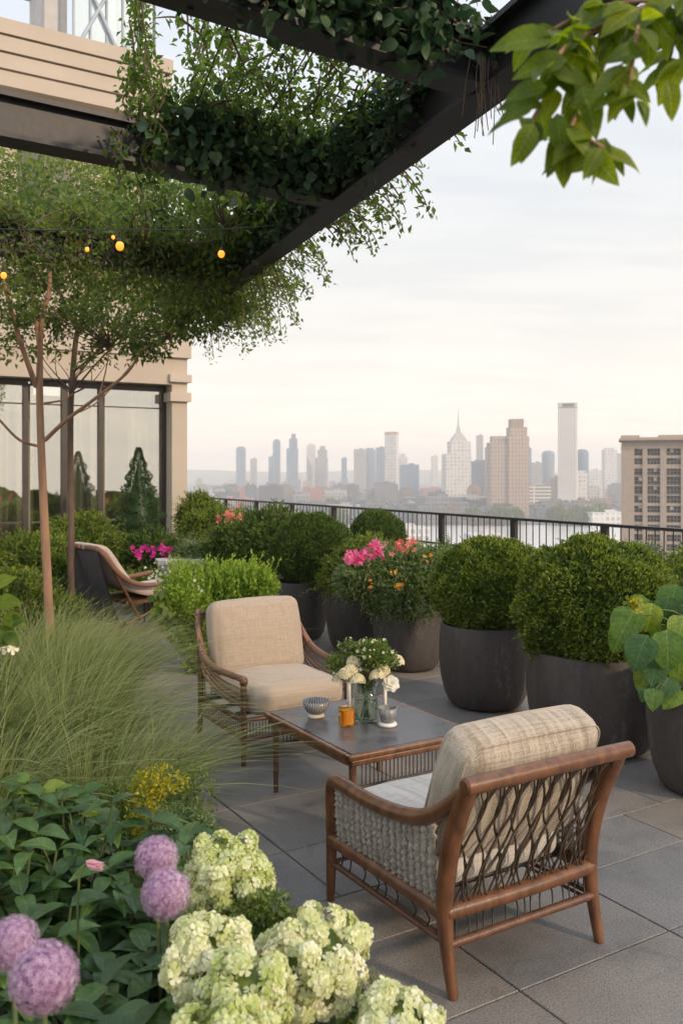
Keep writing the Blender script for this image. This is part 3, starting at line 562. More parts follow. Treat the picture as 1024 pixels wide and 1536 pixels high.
for (bx_,bw,nc) in bays[1:6]:
    mbw=MB(); box(mbw,(0,.85,0),(bw,.05,fh-.3),0)
    for c in range(nc+1): box(mbw,(-bw/2+bw*c/nc,.76,0),(.13,.12,fh-.3),1)
    for zz in (-.95,0,.95): box(mbw,(0,.75,zz),(bw,.1,.12),1)
    me=mbw.mesh('window',[wg,wfm],(0,0,0),False); vs=[me,me]
    for hh in (.5,.95,1.4):
        mq=MB(); mq.merge(mbw); c_=random.randrange(nc); box(mq,(-bw/2+bw*(c_+.5)/nc,.80,(fh-.3)/2-hh/2),(bw/nc*.9,.03,hh),2); vs.append(mq.mesh('window',[wg,wfm,M['curtain']],(0,0,0),False))
    for r in range(nrow):
        o=bpy.data.objects.new('window',random.choice(vs)); COL.objects.link(o); o.parent=t; o.location=(bx_+bw/2,0,Ztop-3.4-r*fh)

# ================================================================== TERRACE
mb=MB(); jb=MB()
rowb=[-3.6,-3.0,-2.45,-1.87,-1.3,-.73,-.16,.41,.98,1.55,2.12,2.60,2.95,3.42]; z=3.99
while z<22: rowb.append(z); z+=.57
UMIN,UMAX=-7.0,7.25
for i in range(len(rowb)-1):
    n0,n1=rowb[i],rowb[i+1]; base=1.95 if n0<2.9 else 1.79; wdt=.71 if n0<2.9 else .93
    if n0>2.9 and n0<3.4: base=1.79+.0
    us=[base+wdt*k for k in range(-12,12)]
    us=sorted([UMIN]+[q for q in us if UMIN+.1<q<UMAX-.1]+[UMAX])
    for a,b2 in zip(us[:-1],us[1:]):
        g=.0035; e=.002; dz=random.uniform(-.0007,.0007)
        o_=[(a+g,n0+g),(b2-g,n0+g),(b2-g,n1-g),(a+g,n1-g)]; i_=[(a+g+e,n0+g+e),(b2-g-e,n0+g+e),(b2-g-e,n1-g-e),(a+g+e,n1-g-e)]
        V=[uv(*p,-.012) for p in o_]+[uv(*p,-.003+dz) for p in o_]+[uv(*p,dz) for p in i_]
        mb.add(V,[(8,9,10,11)]+[(k,(k+1)%4,4+(k+1)%4,4+k) for k in range(4)]+[(4+k,4+(k+1)%4,8+(k+1)%4,8+k) for k in range(4)])
single('terrace_paving',mb,M['paving'],(0,0,0),kind='structure',smooth=False)
mb=MB(); c=uv((UMIN+UMAX)/2,(rowb[0]+rowb[-1])/2,-1.01); box(mb,c,(UMAX-UMIN+.3,rowb[-1]-rowb[0]+.3,2.0),0,TH); single('terrace_slab',mb,M['joint'],(0,0,0),kind='structure',smooth=False)
# planting bed
mb=MB(); res=40; V=[];
def bedz(u,n): return .05+.05*mnoise.noise(Vector((u*1.5,n*1.5,0)))
nu,nn=20,60
for i in range(nu+1):
    for j in range(nn+1):
        u=-6+(1.25+6)*i/nu; n=-3+(9.2+3)*j/nn; V.append(uv(u,n,max(.012,bedz(u,n)) if i<nu else .008))
mb.add(V,[(i*(nn+1)+j,(i+1)*(nn+1)+j,(i+1)*(nn+1)+j+1,i*(nn+1)+j+1) for i in range(nu) for j in range(nn)]); single('planting_bed_soil',mb,M['soil'],(0,0,0),kind='structure')
mb=MB(); box(mb,uv(1.27,3.1,.03),(.02,12.2,.07),0,TH); single('bed_edging',mb,M['rail'],uv(1.27,3.1,0),'dark steel edging strip between planting bed and paving','edging',smooth=False)

# railing ---------------------------------------------------------
RU=.8545*3.2+.5195*8.34; RN0=-.5195*3.2+.8545*8.34
rt=thing('railing','black steel terrace railing with thin pickets and flat top rail','railing',uv(RU,RN0),TH)
def rl(n): return n-RN0        # local y
n0,n1=RN0-3.5,RN0+13.2; ln=n1-n0; mid=(n0+n1)/2-RN0
part('top_rail',box(MB(),(0,mid,1.085),(.07,ln,.03)),M['rail'],rt,False,False)
part('lower_rail',box(MB(),(0,mid,.70),(.03,ln,.025)),M['rail'],rt,False,False)
part('bottom_rail',box(MB(),(0,mid,.10),(.03,ln,.025)),M['rail'],rt,False,False)
pst=MB(); box(pst,(0,0,.535),(.055,.075,1.07)); box(pst,(0,0,.006),(.13,.13,.012)); pme=pst.mesh('post',M['rail'],(0,0,0),False)
t_=.96-1.36*3
while RN0+t_<n1: 
    if RN0+t_>n0: o=bpy.data.objects.new('post',pme); COL.objects.link(o); o.parent=rt; o.location=(0,t_,0)
    t_+=1.36
pk=MB(); n=n0+.05
while n<n1: box(pk,(0.001,n-RN0,.59),(.009,.009,.955)); n+=.105
part('pickets',pk,M['rail'],rt,False,False)['kind']='stuff'

# pergola ---------------------------------------------------------
pg=thing('pergola','dark steel pergola of heavy flanged beams overhead','pergola',(0,4.5,0))
ZB=3.0
def beam(a,b,name='beam',h=.19,w=.13,z=ZB):
    a=np.array(a);b=np.array(b); d=b-a; Ln=np.linalg.norm(d); an=math.atan2(d[1],d[0]); mb=MB(); c=(a+b)/2
    box(mb,(c[0],c[1],z+h/2),(Ln,w*.42,h-.044),0,an)
    box(mb,(c[0],c[1],z+.011),(Ln,w,.022),0,an); box(mb,(c[0],c[1],z+h-.011),(Ln,w,.022),0,an)
    k=0
    for i in range(1,k+1):
        q=a+d*i/(k+1); box(mb,(q[0],q[1],z+h/2),(.012,w*.86,h-.045),0,an)
    return part(name,mb,M['steel'],pg,True,False)
qd=np.array((-.372,.928)); q0=np.array((0.0,4.75))+np.array((-.07,-.03))
pd=np.array((.836,.548))
p0=np.array((-.05,4.54))                      # where beam P meets Q
r0=np.array((.40,3.13))
beam(q0-qd*3.2,q0+qd*3.7,'edge_beam',h=.21,w=.14)
beam(p0-pd*4.5+qd*0,p0-pd*.02,'cross_beam')
beam(r0-pd*4.0,r0+pd*.1,'cross_beam')
s0=q0+qd*1.9; beam(s0-pd*5,s0-pd*.02,'cross_beam',z=ZB+.001)

# stone building ----------------------------------------------------
BC=np.array((-2.42,14.0))      # corner in front, seen at x=287 px
bu=BC[0]*CU+BC[1]*SU; bn=-BC[0]*SU+BC[1]*CU
hb=thing('stone_building','pale limestone building with full height glazing on the left','building',(BC[0],BC[1],0),TH)
# local: x along +u (0 = right corner), y = into the building
H1=5.0; wl=MB()
box(wl,(-.125,3,H1/2),(.25,6,H1))                         # corner pier
box(wl,(-5.251,.35,(2.98+H1)/2),(10.0,.7,H1-2.98))        # wall above glazing
box(wl,(-5.25,4,H1-.1),(9.98,6.5,.18))
for bxs in (-.0,):
    pass
part('wall',wl,M['stone_wall'],hb,False,False)
bd=MB()
for z0,hh,pp in ((3.02,.12,.05),(3.40,.30,.045),(3.85,.22,.05),(4.3,.3,.05),(4.85,.35,.09),(2.72,.14,.045)):
    box(bd,(-.125,-.0+2.98,z0+hh/2),(.25+2*pp,6.0+2*pp,hh))
for z0,hh,pp in ((3.403,.29,.042),(3.853,.21,.047),(4.852,.34,.087)):
    box(bd,(-5.35,-pp/2+.001,z0+hh/2),(10.1,pp,hh))
part('moulding',bd,M['stone_band'],hb,False,False)
up=MB(); box(up,(-5.4,3.7,6.2),(10.4,5,2.5)); part('upper_wall',up,M['stone_wall'],hb,False,False)
cb_=MB()
for k in range(4): box(cb_,(-5.2,3.3-.012*k,7.52+.25*k),(10.4+.03*k,5.0+.03*k,.222))
for k in range(4): box(cb_,(-5.2,3.3,7.645+.25*k),(10.32,4.92,.04))
part('cornice',cb_,M['stone_band'],hb,False,False)
uw=MB(); 
for k in range(6):
    x=-1.9-1.5*k; 
    mbw=MB(); box(mbw,(x,1.18,6.2),(.8,.04,1.5),0); box(mbw,(x,1.155,6.2),(.05,.05,1.5),1); box(mbw,(x,1.155,6.2),(.8,.05,.05),1)
    part('upper_window',mbw,[wg,wfm],hb,False,False)
# glazing
xs_=[-.56,-1.10,-1.60,-2.15,-2.75,-3.4,-4.2,-5.2]
xs_=[-.26,-1.25,-1.80,-2.35,-2.95,-3.7,-4.6,-5.6]
for i,(a,b2) in enumerate(zip(xs_[:-1],xs_[1:])):
    g=MB(); box(g,((a+b2)/2,.30,1.5),(a-b2-.07,.012,2.86)); fr=MB()
    box(fr,(a-.035,.30,1.49),(.07,.10,2.98)); box(fr,((a+b2)/2,.30,2.925),(a-b2-.072,.09,.08)); box(fr,((a+b2)/2,.30,.05),(a-b2-.072,.09,.10)); box(fr,((a+b2)/2,.30,2.62),(a-b2-.072,.03,.02)); box(fr,((a+b2)/2,.298,.88),(a-b2-.072,.05,.028))
    f=part('window_frame',fr,M['mullion'],hb,False,False); p_=part('pane',g,M['win_glass'],f,False,False)
it=MB(); box(it,(-5.2,3.4,1.5),(9.8,.1,3)); box(it,(-5.2,2,.012),(9.8,3.0,.02)); part('inner_wall',it,M['interior'],hb,False,False)
cu=MB()
for (a,b2) in ((-.32,-.75),(-1.1,-1.7),(-2.2,-2.7),(-3.0,-3.9),(-4.3,-5.3)):
    n_=int(abs(b2-a)/.02); P=[(a+(b2-a)*k/n_,.62+.05*math.sin(k*.9),0) for k in range(n_+1)]
    V=[(x,y,.05) for x,y,_ in P]+[(x,y,2.95) for x,y,_ in P]; cu.add(V,[(k,k+1,n_+2+k,n_+1+k) for k in range(n_)])
part('curtain',cu,M['curtain'],hb,False,True)
# rooftop lattice conservatory above the cornice
gl=thing('rooftop_glasshouse','pale blue steel lattice glasshouse on the roof at top left','glasshouse',(BC[0]-CU*.75-SU*2.3,BC[1]-SU*.75+CU*2.3,8.42),TH)
fr=MB(); W2=1.35
for k in range(6): 
    x=-W2/2+W2*k/5; tube(fr,[(x,-1,0),(x,-1,2.6)],.022,6)
for k in range(5):
    y=-1+2*k/4; tube(fr,[(W2/2,y,0),(W2/2,y,2.6)],.022,6)
for zz in (.05,1.3,2.6): tube(fr,[(-W2/2,-1,zz),(W2/2,-1,zz)],.026,6); tube(fr,[(W2/2,-1,zz),(W2/2,1,zz)],.026,6)
for a,b2 in (((-.65,0),(.1,1.5)),((.1,0),(-.65,1.5)),((.1,0),(.65,1.3)),((-.65,1.3),(.65,2.5))): tube(fr,[(a[0],-1.03,a[1]),(b2[0],-1.03,b2[1])],.035,6)
part('frame',fr,M['blue_frame'],gl,False); pn=MB(); box(pn,(0,-.985,1.3),(W2,.01,2.6)); box(pn,(W2/2-.02,0,1.3),(.01,1.9,2.6)); part('pane',pn,M['win_glass'],gl,False,False)
sh=MB(); box(sh,(-1.62,2.2,9.1),(.36,1.1,1.4)); box(sh,(-1.62,2.2,9.84),(.52,1.3,.08)); 
o=single('roof_plant_room',sh.xf(Matrix.Rotation(TH,4,'Z')@Matrix.Identity(4)),M['grey_stone'],(BC[0],BC[1],0),'stone rooftop room behind the lattice glasshouse','rooftop room',smooth=False,world=False)

# ================================================================== CHAIRS
def chair_one():
    hw=.323
    t=thing('armchair','bentwood armchair seen from behind, woven cane back and striped linen cushions','armchair',(*uv(2.065,2.57)[:2],0),TH)
    for sx in (-1,1):
        x=sx*hw
        mb=tube(MB(),[(x,-.375,0),(x,-.352,.10),(x,-.332,.22),(x*.995,-.335,.34),(x*1.0,-.372,.50),(x*1.01,-.43,.63),(x*1.01,-.462,.69)],[.0165,.021,.026,.029,.031,.030,.027],14,k=5)
        part('rear_leg',mb,M['wood'],t,False)
        mb=tube(MB(),[(x,.375,0),(x,.372,.12),(x,.368,.25),(x,.368,.38)],[.0155,.019,.022,.024],14,k=4)
        part('front_leg',mb,M['wood'],t,False)
        mb=tube(MB(),[(x,.368,.36),(x*1.0,.366,.425),(x*1.01,.335,.466),(x*1.03,.26,.476),(x*1.05,.13,.477),(x*1.06,0,.484),(x*1.05,-.14,.500),(x*1.03,-.26,.535),(x*1.01,-.36,.60),(x,-.435,.665)],[.024,.026,.027,.027,.027,.027,.027,.027,.026,.025],14,k=5)
        part('arm',mb,M['wood'],t,False)
        mb=tube(MB(),[(x,.36,.238),(x*1.005,0,.247),(x,-.325,.25)],.027,12,k=4); part('side_rail',mb,M['wood'],t,False)
        mb=tube(MB(),[(x,.365,.145),(x,-.34,.155)],.010,8); tube(mb,[(x*.93,.365,.135),(x*.93,-.34,.145)],.007,8); part('side_stretcher',mb,M['wood2'],t,False)
        for k in range(9):
            y=.31-.075*k; b_=.02*math.sin(k*1.7); mb=MB()
            tube(mb,[(x,y+.012,.225),(x*.97,y-.012+b_,.19),(x*.985,y+b_*.6,.15)],.0028,5,k=3); part('side_strip',mb,M['strip'],t,False)
        # fluffy wool cords from arm to seat rail
        mb=MB(); nc=17
        for k in range(nc):
            y=.315-.585*k/(nc-1); za=np.interp(y,[-.36,-.26,-.14,0,.13,.26,.335],[.59,.525,.49,.474,.467,.466,.455])-.012
            path=[(x*1.015+.004*random.uniform(-1,1),y+random.uniform(-.004,.004),za),(x*1.0+sx*.006,y+random.uniform(-.006,.006)-.006,.36),(x*1.0,y-.012+random.uniform(-.006,.006),.262)]
            sp_=smooth_path(path,14); rr=[.0125+.0035*math.sin(i*2.1+k)+random.uniform(-.0015,.0015) for i in range(len(sp_))]; tube(mb,sp_,rr,10)
            # loose fibres
            nf=190; i_=rng.integers(0,len(sp_),nf); P=np.array(sp_)[i_]; d=rdir(nf); scatter(mb,tmpl_diamond(.16,.0),P+d*.011,unit(d+np.array((0,0,-.7))),rdir(nf),.015,0)
        part('wool_side',mb,M['shag'],t,False)
    mb=tube(MB(),[(-.352,-.470,.695),(0,-.476,.698),(.362,-.472,.695)],[.027,.0285,.027],18,k=6); part('top_rail',mb,M['wood'],t,False)
    mb=tube(MB(),[(-hw,-.333,.252),(0,-.340,.250),(hw,-.333,.252)],.027,14,k=4); part('rear_rail',mb,M['wood'],t,False)
    mb=tube(MB(),[(-hw,-.348,.155),(hw,-.348,.155)],.0145,12); part('rear_stretcher',mb,M['wood2'],t,False)
    mb=tube(MB(),[(-hw,.366,.25),(hw,.366,.25)],.022,12); tube(mb,[(-hw,.366,.15),(hw,.366,.15)],.010,8); part('front_rail',mb,M['wood'],t,False)
    mb=MB()
    for y in (-.2,.0,.2): box(mb,(0,y,.262),(.62,.045,.014))
    part('seat_slats',mb,M['strip'],t,False)
    mb=MB()
    for k in range(15):
        x=-.29+.58*k/14; b_=.014*math.sin(k*1.3)
        tube(mb,[(x,-.338,.232),(x+.012+b_,-.330,.20),(x+b_,-.346,.16)],.003,5,k=3)
    part('rear_strips',mb,M['strip'],t,False)
    # woven cane back
    mb=MB()
    def backp(x,z,off=0): 
        y=np.interp(z,[.25,.34,.50,.63,.69],[-.335,-.342,-.378,-.436,-.468]); return (x,y-.004+off,z)
    nl=9
    for k in range(nl):
        x0=-.285+.57*k/(nl-1)
        for ph,of in ((0,0.006),(PI,-.006)):
            for sub in (0,1):
                pts=[]
                for i in range(13):
                    tt=i/12; z_=.255+tt*.43
                    x_=x0+(.036+.004*sub)*math.sin(PI*2*tt*.98+ph+.3*sub)+.02*(tt-.5)+.009*sub*(1 if ph==0 else -1)+.004*random.uniform(-1,1)
                    x_=max(-.305,min(.305,x_)); pts.append(backp(x_,z_,of+.002*sub))
                tube(mb,pts,.0052-.0012*sub,6,k=2,flat=.6)
    for k in range(5):
        x0=-.24+.12*k; pts=[backp(max(-.3,min(.3,x0+.14*math.sin(i/8*PI*.9)+.05*i/8)),.26+.42*i/8,.014) for i in range(9)]; tube(mb,pts,.0042,6,k=2)
    part('cane_back',mb,M['lattice'],t,False)
    # cushions
    c=cushion(.565,.60,.165,.055,.028,18,.004).xf(Matrix.Translation((0,.055,.343))); o=part('seat_cushion',c,M['linen_seat'],t,False)
    part('piping',piping(.565,.60,.165,.055,.04,.0045).xf(Matrix.Translation((0,.055,.343))),M['linen'],o,False)
    Mx=Matrix.Translation((.022,-.258,.585))@Matrix.Rotation(math.radians(21),4,'X')@Matrix.Rotation(PI/2,4,'X')
    c=cushion(.61,.46,.175,.062,.030,24,.005); o=part('back_cushion',c,M['linen'],t,False); o.matrix_local=Mx
    p1=part('piping',piping(.61,.46,.175,.062,.06,.0045,.03),M['linen'],o,False); p2=part('piping',piping(.61,.46,.175,.062,-.06,.005,.03),M['tan'],o,False)
    return t
chair_one()

def chair_two():
    hw=.338; hd=.31
    t=thing('armchair','dark rattan armchair facing the camera with smooth tan canvas cushions','armchair',(*uv(2.455,4.84)[:2],0),TH+PI)
    for sx in (-1,1):
        x=sx*hw
        mb=tube(MB(),[(x,-hd-.03,0),(x,-hd-.005,.12),(x,-hd,.25),(x,-hd-.005,.42),(x,-hd-.03,.60),(x*.98,-hd-.075,.76)],[.013,.017,.019,.019,.018,.016],10,k=4); part('rear_leg',mb,M['wood2'],t,False)
        mb=tube(MB(),[(x,hd,0),(x,hd,.2),(x,hd,.47)],[.0145,.017,.018],10,k=3); lathe(mb,[(.0,.455),(.022,.455),(.024,.47),(.022,.487),(0,.492)],(x,hd,0),12); part('front_leg',mb,M['wood2'],t,False)
        mb=tube(MB(),[(x*.97,-hd-.078,.775),(x*1.0,-hd-.045,.70),(x*1.05,-hd+.03,.60),(x*1.09,-hd+.13,.52),(x*1.09,-.02,.485),(x*1.05,.16,.482),(x,hd+.01,.482)],[.015,.019,.021,.021,.020,.019,.018],12,k=5); part('arm',mb,M['rattan'],t,False)
        mb=MB()
        for k in range(4):
            f=k/3; tube(mb,[(x*(.97+.02*f),-hd-.07+.02*k,.74-.05*k),(x*(1.02+.03*f),-hd+.03+.02*k,.56-.05*k),(x*1.04,-.05+.03*k,.44-.03*k),(x*1.0,hd-.01,.42-.03*k)],.0065,6,k=4)
        part('arm_canes',mb,M['rattan'],t,False)
        mb=tube(MB(),[(x,hd,.25),(x,-hd,.25)],.013,8); tube(mb,[(x,hd,.145),(x,-hd,.155)],.012,8); part('side_rail',mb,M['wood2'],t,False)
        mb=MB()
        for k in range(24): 
            y=-hd+.03+(2*hd-.06)*k/23; tube(mb,[(x,y,.15),(x,y,.25)],.0028,4)
        for k in range(5): tube(mb,[(x,-hd,.165+.017*k),(x,hd,.162+.017*k)],.0028,4)
        part('side_weave',mb,M['rattan'],t,False)
    mb=tube(MB(),[(-hw,hd,.25),(hw,hd,.25)],.013,8); tube(mb,[(-hw,hd,.145),(hw,hd,.145)],.013,8); part('front_rail',mb,M['wood2'],t,False)
    mb=tube(MB(),[(-hw,-hd,.25),(hw,-hd,.25)],.013,8); tube(mb,[(-hw*.97,-hd-.075,.75),(0,-hd-.085,.765),(hw*.97,-hd-.075,.75)],.016,8,k=4); part('back_rail',mb,M['wood2'],t,False)
    mb=MB()
    for k in range(34): x=-hw+.02+(2*hw-.04)*k/33; tube(mb,[(x,hd,.15),(x,hd,.25)],.003,4)
    part('front_spindles',mb,M['strip'],t,False)
    mb=MB()
    for k in range(16): x=-hw+.03+(2*hw-.06)*k/15; tube(mb,[(x,-hd-.002,.25),(x,-hd-.03,.55),(x,-hd-.08,.755)],.004,5)
    part('back_spindles',mb,M['rattan'],t,False)
    box_=MB(); 
    for y in (-.2,0,.2): box(box_,(0,y,.262),(2*hw-.02,.05,.012))
    part('seat_slats',box_,M['strip'],t,False)
    o=part('seat_cushion',cushion(.605,.64,.15,.055,.030,18,.003).xf(Matrix.Translation((0,.035,.345))),M['tan'],t,False)
    part('piping',piping(.605,.64,.15,.055,-.045,.0035,.03).xf(Matrix.Translation((0,.035,.345))),M['tan'],o,False)
    o=part('back_cushion',cushion(.60,.46,.15,.055,.032,20,.003),M['tan'],t,False); o.matrix_local=Matrix.Translation((0,-.235,.605))@Matrix.Rotation(math.radians(14),4,'X')@Matrix.Rotation(PI/2,4,'X')
    part('piping',piping(.60,.46,.15,.055,.045,.0035,.032),M['tan'],o,False)
chair_two()

def chaise():
    t=thing('lounge_chair','low lounge chair with mauve padding and grey woven back beside the tree','lounge chair',(-2.14,9.25,0),math.radians(42)-PI/2)
    hw=.36   # local +y forward
    prof=[(-.56,.86),(-.50,.84),(-.38,.66),(-.26,.50),(-.10,.40),(.12,.37),(.42,.39),(.48,.36)]
    P=smooth_path([(0,y,z) for y,z in prof],5)
    mb=MB(); V=[]; n=len(P)
    T=np.gradient(np.array(P),axis=0); T=unit(T); Nn=np.stack([np.zeros(n),-T[:,2],T[:,1]],1)
    for i in range(n):
        th=.075*math.sin(PI*min(1,max(0,(i+1.5)/(n+2))))**.4
        for xx,k in ((-hw+.04,0),(-hw+.04,1),(-hw+.12,1.18),(0,1.25),(hw-.12,1.18),(hw-.04,1),(hw-.04,0)):
            V.append(np.array(P[i])+np.array((xx,0,0))+Nn[i]*th*k)
    mb.add(V,[(i*7+j,i*7+(j+1)%7,(i+1)*7+(j+1)%7,(i+1)*7+j) for i in range(n-1) for j in range(7)]); mb.add(V[:7],[tuple(range(7))]); mb.add(V[-7:],[tuple(range(7))[::-1]])
    part('cushion',mb,M['mauve'],t,False)
    for sx in (-1,1):
        mb=tube(MB(),[(sx*hw*.2,-.575,.885),(sx*hw*.8,-.57,.88),(sx*hw*1.02,-.53,.83),(sx*hw*1.04,-.42,.68),(sx*hw*1.06,-.28,.56),(sx*hw*1.06,-.1,.50),(sx*hw*1.05,.16,.50),(sx*hw,.42,.53)],[.026,.028,.028,.027,.026,.026,.025,.022],10,k=5); part('arm',mb,M['rattan'],t,False)
        mb=tube(MB(),[(sx*hw,-.14,.16),(sx*hw,-.30,.44),(sx*hw,-.50,.80)],.016,8,k=3); tube(mb,[(sx*hw,-.30,.13),(sx*hw,.2,.30),(sx*hw,.46,.33)],.015,8,k=3); part('side_frame',mb,M['wood2'],t,False)
        part('leg',tube(MB(),[(sx*hw*.92,.30,.31),(sx*hw*.92,.30,0)],[.017,.012],8),M['strip'],t,False)
        part('leg',tube(MB(),[(sx*hw*.92,-.30,.16),(sx*hw*.92,-.36,0)],[.017,.012],8),M['strip'],t,False)
    mb=MB(); V=[]
    for i,(y,z) in enumerate(((-.57,.86),(-.50,.60),(-.42,.34),(-.34,.14))):
        for x in np.linspace(-hw,hw,7): V.append((x,y-.03-.05*(1-(x/hw)**2),z))
    V2=[(a,b_+.012,c_) for a,b_,c_ in V]
    f=[(i*7+j,i*7+j+1,(i+1)*7+j+1,(i+1)*7+j) for i in range(3) for j in range(6)]; mb.add(V,f); mb.add(V2,[q[::-1] for q in f]); part('back_panel',mb,M['grey_panel'],t,False)
    mb=MB(); box(mb,(0,.08,.335),(2*hw-.02,.74,.03)); part('seat_base',mb,M['wood2'],t,False,False)
chaise()

# ================================================================== TABLE AND WHAT STANDS ON IT
TU0,TU1,TN0,TN1=2.05,2.75,3.30,4.11; TZ=.405
tc_=uv((TU0+TU1)/2,(TN0+TN1)/2); tb=thing('coffee_table','low square coffee table with slate top and reeded wood edge','coffee table',(tc_[0],tc_[1],0),TH)
hx,hy=(TU1-TU0)/2,(TN1-TN0)/2
def bevbox(c,s,b=.004):
    mb=MB(); q=cushion(s[0],s[1],s[2],b,0,6); return q.xf(Matrix.Translation(c))
part('top',bevbox((0,0,TZ-.008),(2*hx-.03,2*hy-.03,.022),.003),M['slate'],tb,False)
mb=MB()
for (c,s) in (((0,-hy,0),(2*hx+.02,.03)),((0,hy,0),(2*hx+.02,.03)),((-hx,0,0),(.03,2*hy-.03)),((hx,0,0),(.03,2*hy-.03))):
    mb.merge(bevbox((c[0],c[1],TZ-.012),(s[0],s[1],.026),.008)); 
for (c,s) in (((0,-hy+.008,0),(2*hx-.02,.024)),((0,hy-.008,0),(2*hx-.02,.024)),((-hx+.008,0,0),(.024,2*hy-.05)),((hx-.008,0,0),(.024,2*hy-.05))):
    mb.merge(bevbox((c[0],c[1],TZ-.040),(s[0],s[1],.028),.008))
part('edge_frame',mb,M['wood'],tb,False)
for sx in (-1,1):
    for sy in (-1,1):
        x,y=sx*(hx-.035),sy*(hy-.035); mb=tube(MB(),[(x,y,TZ-.04),(x,y,.2),(x,y,0)],[.018,.015,.012],10); part('leg',mb,M['wood2'],tb,False)
mb=MB()
for k in range(26):
    x=-hx+.08+(2*hx-.16)*k/25; tube(mb,[(x,-hy+.03,TZ-.05),(x,-hy+.03,.245)],.0028,5)
tube(mb,[(-hx+.04,-hy+.03,.245),(hx-.04,-hy+.03,.245)],.007,6); part('spindle_panel',mb,M['lattice'],tb,False)
mb=MB()
for k in range(26):
    x=-hx+.08+(2*hx-.16)*k/25; tube(mb,[(x,hy-.03,TZ-.05),(x,hy-.03,.245)],.0028,5)
tube(mb,[(-hx+.04,hy-.03,.245),(hx-.04,hy-.03,.245)],.007,6); part('spindle_panel',mb,M['lattice'],tb,False)
TT=TZ+.0035
def ontop(px,py): Y=FP*(CAMH-TT)/(py-HY); return ((px-HX)/FP*Y,Y,TT)
# bowl
c=ontop(474,1075); t=thing('bowl','striped ceramic bowl on a small white foot at the table left','bowl',c)
part('body',lathe(MB(),[(.035,.018),(.05,.030),(.063,.052),(.070,.082),(.0672,.082),(.060,.054),(.045,.034),(0,.028)],seg=48),M['striped'],t,False)
part('foot',lathe(MB(),[(0,0),(.040,0),(.042,.006),(.034,.020),(0,.020)],seg=40),M['white_ceramic'],t,False)
# amber tumbler
c=ontop(520,1089); t=thing('amber_glass','small square amber glass holding golden oil beside the vase','glass',c,.4)
q=cushion(.068,.068,.098,.012,0,8).xf(Matrix.Translation((0,0,.050))); part('glass',q,M['amber'],t,False)
part('liquid',cushion(.056,.056,.070,.008,0,8).xf(Matrix.Translation((0,0,.044))),M['amber_liquid'],t,False)
# vase + bouquet
c=ontop(549,1082); t=thing('glass_vase','clear cylindrical glass vase filled with stems in the table middle','vase',c)
part('glass',lathe(MB(),[(0,.001),(.052,.001),(.058,.01),(.060,.10),(.058,.195),(.055,.195),(.0565,.10),(.054,.014),(0,.012)],seg=48),M['clear'],t,False)
part('water',lathe(MB(),[(0,.014),(.052,.016),(.0545,.10),(.0,.10)],seg=40),M['water_clear'],t,False)
vc=np.array(c)
bq=thing('bouquet','loose bouquet of white and cream blooms with fine greenery in the vase','bouquet',tuple(vc))
mb=MB(); tips=[]
for k in range(40):
    a=random.uniform(0,2*PI); r1=random.uniform(0,.03); r2=random.uniform(.02,.165); zt=.36-.9*r2*r2*2-random.uniform(0,.07)+.02
    top=(r2*math.cos(a)+.0,r2*math.sin(a),zt); tips.append(top)
    tube(mb,[(r1*math.cos(a+2.5),r1*math.sin(a+2.5),.02),(0.02*math.cos(a),.02*math.sin(a),.17),top],.0016,5,k=3)
part('stems',mb,M['stem'],bq,False)
mb=MB()
for tp in tips:
    n=110; d=rdir(n); p=np.array(tp)+d*(.048*rng.random(n)**.5)[:,None]*np.array((1,1,.8)); scatter(mb,D_,p,unit(d+np.array((0,0,.3))),rdir(n),.015+.008*rng.random(n))
n=260; a=rng.random(n)*2*PI; h=rng.random(n)**.6; rr=.045*np.sqrt(rng.random(n)); p=np.stack([rr*np.cos(a),rr*np.sin(a),.03+.21*h],1); scatter(mb,DN,p,rdir(n)+np.array((0,0,.6)),rdir(n),.022)
part('greenery',mb,[M['mid_leaf']],bq,False)
mb=MB(); q_=np.array(tips); i=rng.integers(0,len(q_),230); flowers(mb,q_[i]+rdir(230)*.05,.008,face=(0,-.3,.8)); part('tiny_blossom',mb,M['cream_petal'],bq,False)
for (dx,dz,dy) in ((-.075,.265,-.09),(-.13,.215,-.06),(.075,.265,-.09),(-.045,.225,-.12),(.15,.29,.0),(-.10,.25,-.10),(-.06,.30,-.06),(.05,.245,-.12)):
    mb=MB(); n=80; d=rdir(n); d[:,2]=abs(d[:,2]); p=np.array((dx,dy,dz))+d*.035; scatter(mb,FL5,p,np.cross(d,rdir(n)),d,.013); part('cream_cluster',mb,M['cream_petal'],bq,False)
mb=MB(); cc=np.array((.118,-.075,.205))
for ring,(np_,tilt,sz) in enumerate(((7,.15,.045),(6,.55,.040),(5,.95,.032))):
    for k in range(np_):
        a=2*PI*k/np_+ring*.4; f=np.array((.15,-.8,.55)); f/=np.linalg.norm(f); e1=unit(np.cross(f,(0,0,1.))); e2=np.cross(e1,f)
        d=unit((math.cos(a)*e1+math.sin(a)*e2)*math.cos(tilt)+f*math.sin(tilt)); scatter(mb,OVR,[cc],[d],[f-d*.3],sz)
part('white_bloom',mb,M['white_petal'],bq,False)
